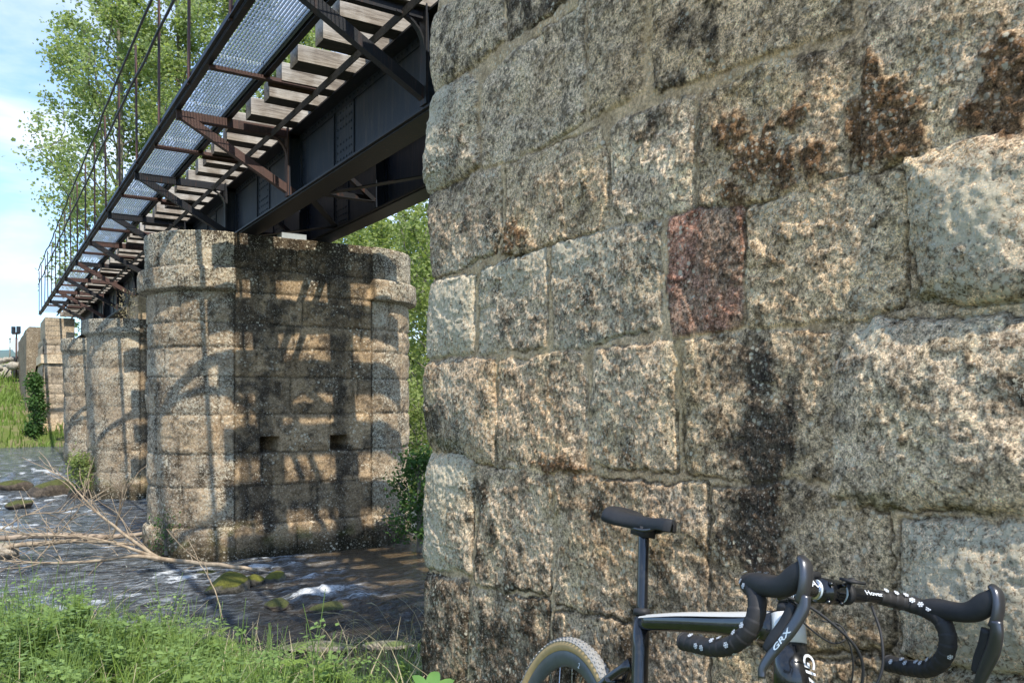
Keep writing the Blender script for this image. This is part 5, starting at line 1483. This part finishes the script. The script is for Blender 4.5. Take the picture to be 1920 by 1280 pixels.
    for x in xs:
        u = (x + .125) / .26
        hw = .064 * (1 - sstep(.06, .60, u)) + .0195 * sstep(.06, .60, u) if u > .06 else .064 * (.72 + .28 * (u / .06) ** .5)
        if u > .95: hw *= math.sqrt(max(.02, 1 - ((u - .95) / .05) ** 2)) * .9 + .1
        zt = 1.080 + .05 * x + .008 * sstep(.34, 0, u) - .004 * math.sin(math.pi * u) - .004 * sstep(.85, 1, u)
        drop = .044 * (1 - .35 * u) if u > .1 else .028 + .0145 * (u / .1)
        for j in range(nn):
            a = -1 + 2 * j / (nn - 1)
            y = hw * math.sin(a * math.pi / 2) * (1 if abs(a) < .9 else 1)
            z = zt - drop * (abs(a) ** 3.2) - .006 * math.exp(-(y / .012) ** 2) * sstep(.0, .3, u) * (1 - sstep(.7, .95, u))
            V.append((sx0 + x, y, z))
        for j in range(nn):   # underside
            a = 1 - 2 * j / (nn - 1); y = hw * .93 * math.sin(a * math.pi / 2); V.append((sx0 + x, y, zt - drop * (abs(a) ** 3.2) * .75 - .010 - .0 * u))
    k = 2 * nn; F = [(i * k + j, (i + 1) * k + j, (i + 1) * k + (j + 1) % k, i * k + (j + 1) % k) for i in range(33) for j in range(k)]
    F += []
    mb.add(V, F); n0 = len(V)
    mb.add(V[:k] + [(sx0 - .125, 0, 1.08)], None, [(j, (j + 1) % k, k) for j in range(k)]); mb.add(V[-k:] + [(sx0 + .135, 0, 1.068)], None, [((j + 1) % k, j, k) for j in range(k)])
    sd = mb.build('saddle', rub, root, smooth=True)
    for s in (-1, 1):
        mb = MB(); mb.loft(smooth_path([(sx0 - .095, s * .035, 1.056), (sx0 - .055, s * .022, 1.040), (sx0 + .04, s * .022, 1.040), (sx0 + .085, s * .012, 1.053), (sx0 + .115, s * .006, 1.062)], 4), .0036, n=8); mb.build('saddle_rail', grey, sd, smooth=True)
    # round badge and tiny label on the seat tube, right side
    q = BBp + (STt - BBp) * .70; mb = MB(); th = np.linspace(0, 2 * math.pi, 24, endpoint=False)
    ux = (STt - BBp) / np.linalg.norm(STt - BBp)
    def disc(mb, c, r, r2=0, dy=0):
        e = np.array((ux[2], 0, -ux[0]))
        V = [c + e * r * math.cos(a) + ux * r * math.sin(a) + np.array((0, -.0006 + dy - (.0 if abs(math.cos(a)) < .5 else -.0022 * (r / .018)), 0)) for a in th]
        if r2:
            V += [c + e * r2 * math.cos(a) + ux * r2 * math.sin(a) + np.array((0, -.0008 + dy, 0)) for a in th]
            mb.add(V, [(i, (i + 1) % 24, 24 + (i + 1) % 24, 24 + i) for i in range(24)])
        else: mb.add(V + [c + np.array((0, -.001 + dy, 0))], None, [(24, i, (i + 1) % 24) for i in range(24)])
    bc = q + np.array((.002, -.0222, 0))
    disc(mb, bc, .0165, .0135); disc(mb, bc, .0125, .0); bd = mb.build('badge', ppr, root)
    text('badge_lettering', 'N//R', .011, frame_mat(tuple(bc + np.array((0, -.0022, 0))), (1, 0, .12), tuple(ux)), carbon, root)
    q = BBp + (STt - BBp) * .60; text('small_label', 'PI', .012, frame_mat(tuple(q + np.array((.0, -.0226, 0))), (1, 0, 0), tuple(ux)), wpr, fr_o)

    # ---- wheels
    def wheel(ctr, par, rear):
        Rr = .311
        rot = empty('rear_wheel' if rear else 'front_wheel'); rot.parent = par; rot.location = tuple(ctr); rot.name = 'wheel'
        c0 = (0, 0, 0)
        mb = MB(); prof = []
        for a in np.linspace(R(125), R(415), 22): prof.append((.3265 + .0205 * math.sin(a) * 1.0 if False else .326 + .020 * math.cos(a - math.pi / 2 - math.pi / 2 + math.pi / 2), 0))
        # tyre casing: circle of radius 20 mm about r=.327
        prof = [(.327 + .0195 * math.cos(a), .0195 * math.sin(a)) for a in np.linspace(0, 2 * math.pi, 18, endpoint=False)]
        mb.lathe_y(c0, prof, 90); mb.build('sidewall', tan, rot, smooth=True)
        mb = MB(); aa = np.linspace(-R(58), R(58), 9)
        prof = [(.327 + .0212 * math.cos(a), .0212 * math.sin(a)) for a in aa] + [(.327 + .0190 * math.cos(a), .0190 * math.sin(a)) for a in aa[::-1]]
        mb.lathe_y(c0, prof, 90)
        nk = 104
        for i in range(nk):
            for row, aw in enumerate((-54, -36, -15, 15, 36, 54)):
                th_ = 2 * math.pi * (i + (.5 if row % 2 else 0)) / nk; w = R(aw)
                er = np.array((math.cos(th_), 0, math.sin(th_))); et = np.array((-math.sin(th_), 0, math.cos(th_)))
                nrm = er * math.cos(w) + np.array((0, 1, 0)) * math.sin(w); lat = -er * math.sin(w) + np.array((0, 1, 0)) * math.cos(w)
                b = er * .327 + nrm * .0200; tp = er * .327 + nrm * .0236; V = []
                for P_, k_ in ((b, 1.0), (tp, .78)):
                    for (sa, sb) in ((-1, -1), (1, -1), (1, 1), (-1, 1)): V.append(P_ + et * sa * .0048 * k_ + lat * sb * .0032 * k_)
                mb.add(V, [(4, 5, 6, 7), (0, 1, 5, 4), (1, 2, 6, 5), (2, 3, 7, 6), (3, 0, 4, 7)])
        mb.build('tread', tread, rot)
        mb = MB(); mb.lathe_y(c0, [(.314, -.0135), (.3135, -.0115), (.309, -.0135), (.295, -.0145), (.278, -.0105), (.2685, -.003), (.2685, .003), (.278, .0105), (.295, .0145), (.309, .0135), (.3135, .0115), (.314, .0135), (.308, .010), (.308, -.010)], 96)
        rm = mb.build('rim', rimm, rot, smooth=True)
        text('rim_number', '2', .020, frame_mat((.292 * math.cos(R(84)), -.0150, .292 * math.sin(R(84))), (1, 0, -.05), (0, 0, 1)), wpr, rot)
        for k_ in range(24):
            th_ = 2 * math.pi * (k_ + .5) / 24; th2 = th_ + (R(38) if k_ % 4 < 2 else -R(38)); s = -1 if k_ % 2 else 1
            mb = MB(); mb.loft([(.024 * math.cos(th2), s * .024, .024 * math.sin(th2)), (.270 * math.cos(th_), s * .001, .270 * math.sin(th_))], .0010, n=5); mb.build('spoke', steel, rot)
        mb = MB(); mb.lathe_y(c0, [(.008, -.055), (.012, -.055), (.014, -.030), (.026, -.026), (.026, -.022), (.013, -.018), (.013, .018), (.026, .022), (.026, .026), (.014, .030), (.012, .055), (.008, .055)], 24); mb.build('hub', rub, rot, smooth=True)
        mb = MB(); mb.lathe_y(c0, [(.060, .0395), (.080, .0395), (.080, .0413), (.060, .0413)], 48)
        for k_ in range(6): mb.beam((.015 * math.cos(k_ * 1.047), .0404, .015 * math.sin(k_ * 1.047)), (.062 * math.cos(k_ * 1.047 + .4), .0404, .062 * math.sin(k_ * 1.047 + .4)), .002, .008, up=(0, 1, 0.01))
        mb.build('brake_disc', steel, rot)
        if rear:
            mb = MB()
            for q_ in range(10): r_ = .085 - q_ * .0062; mb.lathe_y(c0, [(.02, -.020 - q_ * .0032), (r_, -.020 - q_ * .0032), (r_, -.0215 - q_ * .0032), (.02, -.0215 - q_ * .0032)], 36)
            mb.build('cassette', steel, rot)
        return rot
    wheel(RA, root, True)
    # ---- drivetrain (below the frame of the picture)
    mb = MB(); c = BBp + np.array((0, -.052, 0)); mb.lathe_y(tuple(c), [(.070, -.0015), (.083, -.0015), (.083, .0015), (.070, .0015)], 48)
    for k_ in range(5): a = k_ * 1.2566; mb.beam(c, c + np.array((.075 * math.cos(a), 0, .075 * math.sin(a))), .004, .014, up=(0, 1, .01))
    mb.build('chainring', rub, root)
    for s in (-1, 1):
        a0 = BBp + np.array((0, s * .062, 0)); a1 = a0 + np.array((s * -.165 * .6, s * .008, -.165 * .8 * (1 if s < 0 else -1)))
        mb = MB(); mb.loft([a0, a1], [.013, .010], [.017, .013], n=10, up=(0, 1, 0)); cr = mb.build('crank', carbon, root, smooth=True)
        mb = MB(); mb.box(tuple(a1 + np.array((-.04, min(s * .02, s * .085), -.008))), tuple(a1 + np.array((.04, max(s * .02, s * .085), .008)))); mb.loft([a1, a1 + np.array((0, s * .09, 0))], .009, n=8); mb.build('pedal', rub, cr)
    mb = MB()
    for zz, r1, r2 in ((1, .083, .060), (-1, .083, .060)):
        p0 = BBp + np.array((0, -.052, zz * r1)); p1 = RA + np.array((0, -.038, zz * r2 * (1 if zz > 0 else 2.6))); mb.beam(p0, p1, .006, .008)
    mb.build('chain', steel, root)
    mb = MB(); mb.loft(smooth_path([RA + (0, -.05, -.02), RA + (.02, -.055, -.08), RA + (.04, -.04, -.15)], 3), .014, n=8); mb.build('rear_derailleur', rub, root, smooth=True)

    # ---- steering assembly, turned a little to the left
    pivot = Vector(HB); axis = Vector(ax)
    turn = Matrix.Translation(pivot) @ Matrix.Rotation(R(-3), 4, axis) @ Matrix.Translation(-pivot)
    def S(mb, name, mat, smooth=True, par=None):
        ob = mb.build(name, mat, None, smooth)
        ob.data.transform(turn); ob.parent = par or root
        return ob
    fk = HB + (HB - HT) / np.linalg.norm(HB - HT) * .0
    mb = MB(); crown = HB - ax * .035
    mb.loft([HB - ax * .002, crown, crown - ax * .02], [.035, .036, .034], [.036, .032, .024], n=16, up=(1, 0, 0))
    for s in (-1, 1):
        mb.loft(smooth_path([crown + (0, s * .022, -.005), crown + np.array((.012, s * .050, -.07)), FA + np.array((-.035, s * .056, .18)), FA + np.array((0, s * .055, 0))], 4), [.013, .013, .013, .012, .012, .011, .011, .010, .010, .009, .009, .009, .009], [.022, .021, .020, .019, .018, .017, .016, .015, .014, .013, .012, .012, .012], n=10)
    S(mb, 'fork', carbon)
    w = wheel(FA, root, False); w.matrix_local = turn @ Matrix.Translation(Vector(FA))
    top = HT + ax * .006
    mb = MB(); mb.loft([top, top + ax * .012], [.021, .018], n=20, up=(1, 0, 0)); mb.loft([top + ax * .013, top + ax * .058], .0165, n=20, up=(1, 0, 0)); mb.loft([top + ax * .0585, top + ax * .064], [.0175, .014], n=20, up=(1, 0, 0))
    S(mb, 'headset', rub)
    sc0 = top + ax * .036; CL = sc0 + np.array((.112, 0, .024))
    mb = MB(); mb.loft([sc0 - ax * .019 , sc0 + ax * .019], .0205, n=18, up=(1, 0, 0))
    mb.loft([sc0 + (.010, 0, 0), sc0 + (.045, 0, -.003), CL - (.012, 0, 0)], [.018, .0155, .019], [.020, .0165, .018], n=14)
    mb.loft([CL + (0, -.022, 0), CL + (0, .022, 0)], .0225, n=20, up=(0, 0, 1))
    for yy in (-.014, .014):
        for zz in (-.016, .016): mb.loft([CL + (.018, yy, zz), CL + (.026, yy, zz)], .0038, n=8)
    stem = S(mb, 'stem', carbon)
    for yy in (-.0265, -.0305, .0285):
        mb = MB(); mb.loft([CL + (0, yy, 0), CL + (0, yy + .002, 0)], .0178, n=20, up=(0, 0, 1)); S(mb, 'clamp_ring', ppr if yy != -.0305 else steel, True, stem)
    tx = text('stem_lettering', 'FSA', .020, turn @ frame_mat(tuple(CL + np.array((.011, -.050, .011))), (0, 1, 0), (-.7, 0, .72)), wpr, stem)
    tx = text('stem_lettering', 'SL-K', .011, turn @ frame_mat(tuple(sc0 + np.array((.05, -.019, -.004))), (1, 0, 0), (0, 0, 1)), wpr, stem)
    # bar: bare centre, bulges out into flat wings, then taped
    def half(s):
        return [(0, 0, 0, .0146, .0146), (0, s * 0.0450, 0, .0146, .0146), (-.001, s * 0.0750, .001, .0165, .0135), (-.002, s * 0.0850, .002, .017, .012), (0, s * 0.1150, .002, .0165, .0125),
                (.002, s * 0.1450, .001, .0146, .0140), (.010, s * 0.1720, -.001, .0148, .0146), (.034, s * 0.1880, -.004, .0148, .0148), (.062, s * 0.1940, -.012, .0146, .0146), (.078, s * 0.1990, -.032, .0146, .0146),
                (.080, s * 0.2040, -.058, .0146, .0146), (.066, s * 0.2100, -.086, .0146, .0146), (.038, s * 0.2160, -.108, .0146, .0146), (.000, s * 0.2210, -.120, .0146, .0146), (-.045, s * 0.2260, -.127, .0146, .0146), (-.070, s * 0.2290, -.130, .0150, .0150)]
    bar = None
    for s in (-1, 1):
        H_ = np.array(half(s)); sm = smooth_path(H_, 7)
        P_ = sm[:, :3] + CL
        k0 = np.argmax(np.abs(sm[:, 1]) > .106)
        mb = MB(); mb.loft(P_[:k0 + 2], sm[:k0 + 2, 3] * .97, sm[:k0 + 2, 4] * .97, n=16, up=(0, 0, 1))
        b_ = S(mb, 'handlebar', carbon)
        # tape with wound ridges
        seg = P_[k0:]; L = np.concatenate([[0], np.cumsum(np.linalg.norm(np.diff(seg, axis=0), axis=1))])
        tt = np.arange(0, L[-1], .0016); Q = np.stack([np.interp(tt, L, seg[:, i]) for i in range(3)], -1)
        rw_ = np.interp(tt, L, sm[k0:, 3]); rh_ = np.interp(tt, L, sm[k0:, 4])
        saw = .0011 * (1 - (tt / .017 % 1.0)) * (tt > .002)
        mb = MB(); mb.loft(Q, rw_ + saw, rh_ + saw, n=18, up=(0, 0, 1)); tp_ = S(mb, 'bar_tape', tape)
        mb = MB(); e = Q[-1]; dd = Q[-1] - Q[-8]; dd /= np.linalg.norm(dd); mb.loft([e, e + dd * .004, e + dd * .007], [.0165, .0165, .010], n=16); S(mb, 'bar_end_plug', rub, True, tp_)
        # snowflakes printed on the tape
        rgs = random.Random(5 + (s > 0))
        Tn = np.gradient(Q, axis=0); Tn /= np.linalg.norm(Tn, axis=1)[:, None]
        mb = MB(); cnt = 0
        for d_ in np.arange(.010, L[-1] - .006, .020):
            if L[-1] * .34 < d_ < L[-1] * .50: continue       # under the rubber hood
            i = min(int(d_ / .0016), len(Q) - 2); tn = Tn[i]
            for a_ in (rgs.uniform(0, 1.2), rgs.uniform(2.1, 3.3), rgs.uniform(4.2, 5.4)):
                e1 = np.cross(tn, (0, 0, 1.)); e1 /= np.linalg.norm(e1); e2 = np.cross(e1, tn)
                n_ = e1 * math.cos(a_) + e2 * math.sin(a_); b2 = np.cross(tn, n_)
                rr_ = (rw_[i] * abs(math.cos(a_)) + rh_[i] * abs(math.sin(a_))) * .5 + max(rw_[i], rh_[i]) * .5 + .0013
                ctr = Q[i] + n_ * rr_ + tn * rgs.uniform(-.004, .004); rot0 = rgs.uniform(0, 1)
                def pt(u, v):  # wrap on the tube
                    al = v / rr_; return ctr + tn * u + b2 * math.sin(al) * rr_ + n_ * (math.cos(al) - 1) * rr_ + n_ * .0003
                for k_ in range(6):
                    an = rot0 + k_ * math.pi / 3; du, dv = math.cos(an), math.sin(an)
                    r1 = .0054; w_ = .0006
                    for (f0, f1, ww) in ((0, 1.0, w_),):
                        mb.add([pt(du * r1 * f0 - dv * ww, dv * r1 * f0 + du * ww), pt(du * r1 * f1 - dv * ww, dv * r1 * f1 + du * ww), pt(du * r1 * f1 + dv * ww, dv * r1 * f1 - du * ww), pt(du * r1 * f0 + dv * ww, dv * r1 * f0 - du * ww)], [(0, 1, 2, 3)])
                    for sg in (-1, 1):
                        a2 = an + sg * .95; u0, v0 = du * r1 * .55, dv * r1 * .55; u1, v1 = u0 + math.cos(a2) * r1 * .42, v0 + math.sin(a2) * r1 * .42; px_, py_ = -math.sin(a2) * w_ * .8, math.cos(a2) * w_ * .8
                        mb.add([pt(u0 + px_, v0 + py_), pt(u1 + px_, v1 + py_), pt(u1 - px_, v1 - py_), pt(u0 - px_, v0 - py_)], [(0, 1, 2, 3)])
        sn = S(mb, 'snowflakes', wpr, False, tp_); sn['kind'] = 'stuff'
        # rubber hood with a raised horn
        y0 = s * .194
        hp = np.array([(.030, s * .187, -.004, .0165, .0170), (.052, s * .191, .002, .0175, .0205), (.074, y0, .004, .0165, .0205), (.096, y0, .006, .0155, .0195), (.118, y0, .010, .0155, .0200), (.136, y0, .018, .0155, .0225), (.150, y0, .030, .0150, .0235), (.161, y0, .043, .0135, .0190), (.167, y0, .055, .0100, .0110)])
        sm2 = smooth_path(hp, 5); mb = MB(); mb.loft(sm2[:, :3] + CL, sm2[:, 3] * .88, sm2[:, 4] * .86, n=20, up=(0, 0, 1), sq=.85)
        hd = S(mb, 'brake_hood', rub)
        # metal front cap and lever blade
        mb = MB(); cp = smooth_path([(.160, y0, .064, .0080, .0055), (.172, y0, .056, .0110, .0065), (.178, y0, .038, .0115, .0070), (.178, y0, .016, .0105, .0075), (.173, y0, -.002, .0085, .0080)], 4)
        mb.loft(cp[:, :3] + CL, cp[:, 3], cp[:, 4], n=16, up=(1, 0, .2), sq=.8); S(mb, 'lever_cap', grey, True, hd)
        f_ = s * .016
        lv = smooth_path([(0.179, y0 - f_ * .1, .010, .0100, .0085), (0.181, y0, -.012, .0115, .0070), (0.173, y0 + f_ * .4, -.040, .0125, .0058), (0.159, y0 + f_ * .8, -.068, .0115, .0052), (0.146, y0 + f_ * 1.2, -.094, .0098, .0048), (0.140, y0 + f_ * 1.5, -.114, .0085, .0045), (0.143, y0 + f_ * 1.6, -.128, .0065, .0040)], 5)
        mb = MB(); mb.loft(lv[:, :3] + CL, lv[:, 4], lv[:, 3], n=14, up=(1, 0, .3), sq=.8); lo = S(mb, 'brake_lever', grey, True, hd)
        sl = smooth_path([(0.159, y0 + f_ * .1, -.008, .0085, .006), (0.153, y0 + f_ * .5, -.038, .0110, .005), (0.141, y0 + f_, -.068, .0120, .0045), (0.133, y0 + f_ * 1.2, -.086, .0080, .004)], 5)
        mb = MB(); mb.loft(sl[:, :3] + CL, sl[:, 4], sl[:, 3], n=12, up=(1, 0, .3)); S(mb, 'shift_paddle', rub, True, hd)
        if s < 0:
            i = 14; c_ = lv[i, :3] + CL; dn_ = Vector(lv[i + 2, :3] - lv[i - 2, :3]).normalized()
            text('lever_lettering', 'GRX', .0165, turn @ frame_mat(tuple(c_ + np.array((.004, -.0062, 0))), tuple(-dn_), (-1, -.0, -.35)), ppr, lo, extrude=.0003, sx=1.25)
    text('bar_lettering', 'Hover', .015, turn @ frame_mat(tuple(CL + np.array((.0135, .090, .0085))), (0, 1, 0), (-.75, 0, .62)), wpr, root)
    # computer mount and lamp stub on the bar right of the stem
    mb = MB(); mb.loft([CL + (0, .036, 0), CL + (0, .046, 0)], .0195, n=18, up=(0, 0, 1)); mb.loft(smooth_path([CL + (0, .041, .016), CL + (.012, .036, .027), CL + (.034, .022, .028)], 4), .006, .004, n=8); mb.box(tuple(CL + (.022, .002, .025)), tuple(CL + (.052, .034, .030)))
    S(mb, 'computer_mount', rub)
    mb = MB(); mb.loft([CL + (-.010, -.032, .015), CL + (-.012, -.032, .028)], .0065, n=8); mb.loft([CL + (-.012, -.052, .024), CL + (-.012, -.014, .024)], .007, n=8); S(mb, 'bell', rub)
    # cables
    cabs = [[CL + (.012, -.12, -.012), CL + (.050, -.06, -.030), CL + (.085, .01, -.085), CL + (.072, .03, -.160), CL + (.01, .018, -.215), HB + (.0, .0, -.02)],
            [CL + (.012, .09, -.014), CL + (.050, .085, -.060), CL + (.066, .080, -.120), CL + (.050, .060, -.185), CL + (.0, .03, -.235), HB + (-.01, .02, -.05)],
            [CL + (.010, -.13, -.012), CL + (.040, -.07, -.024), CL + (.066, .0, -.070), CL + (.055, .028, -.150), CL + (.0, .024, -.200), HB + (-.02, .03, -.03)],
            [CL + (.010, -.10, -.014), CL + (.050, -.085, -.050), CL + (.060, -.03, -.078), CL + (.045, .015, -.070), CL + (.030, .01, -.052), CL + (.02, -.02, -.050)]]
    for i, cb in enumerate(cabs):
        mb = MB(); mb.loft(smooth_path(cb, 8), .0026 if i < 2 else .0016, n=7); S(mb, 'cable', rub)
bicycle()
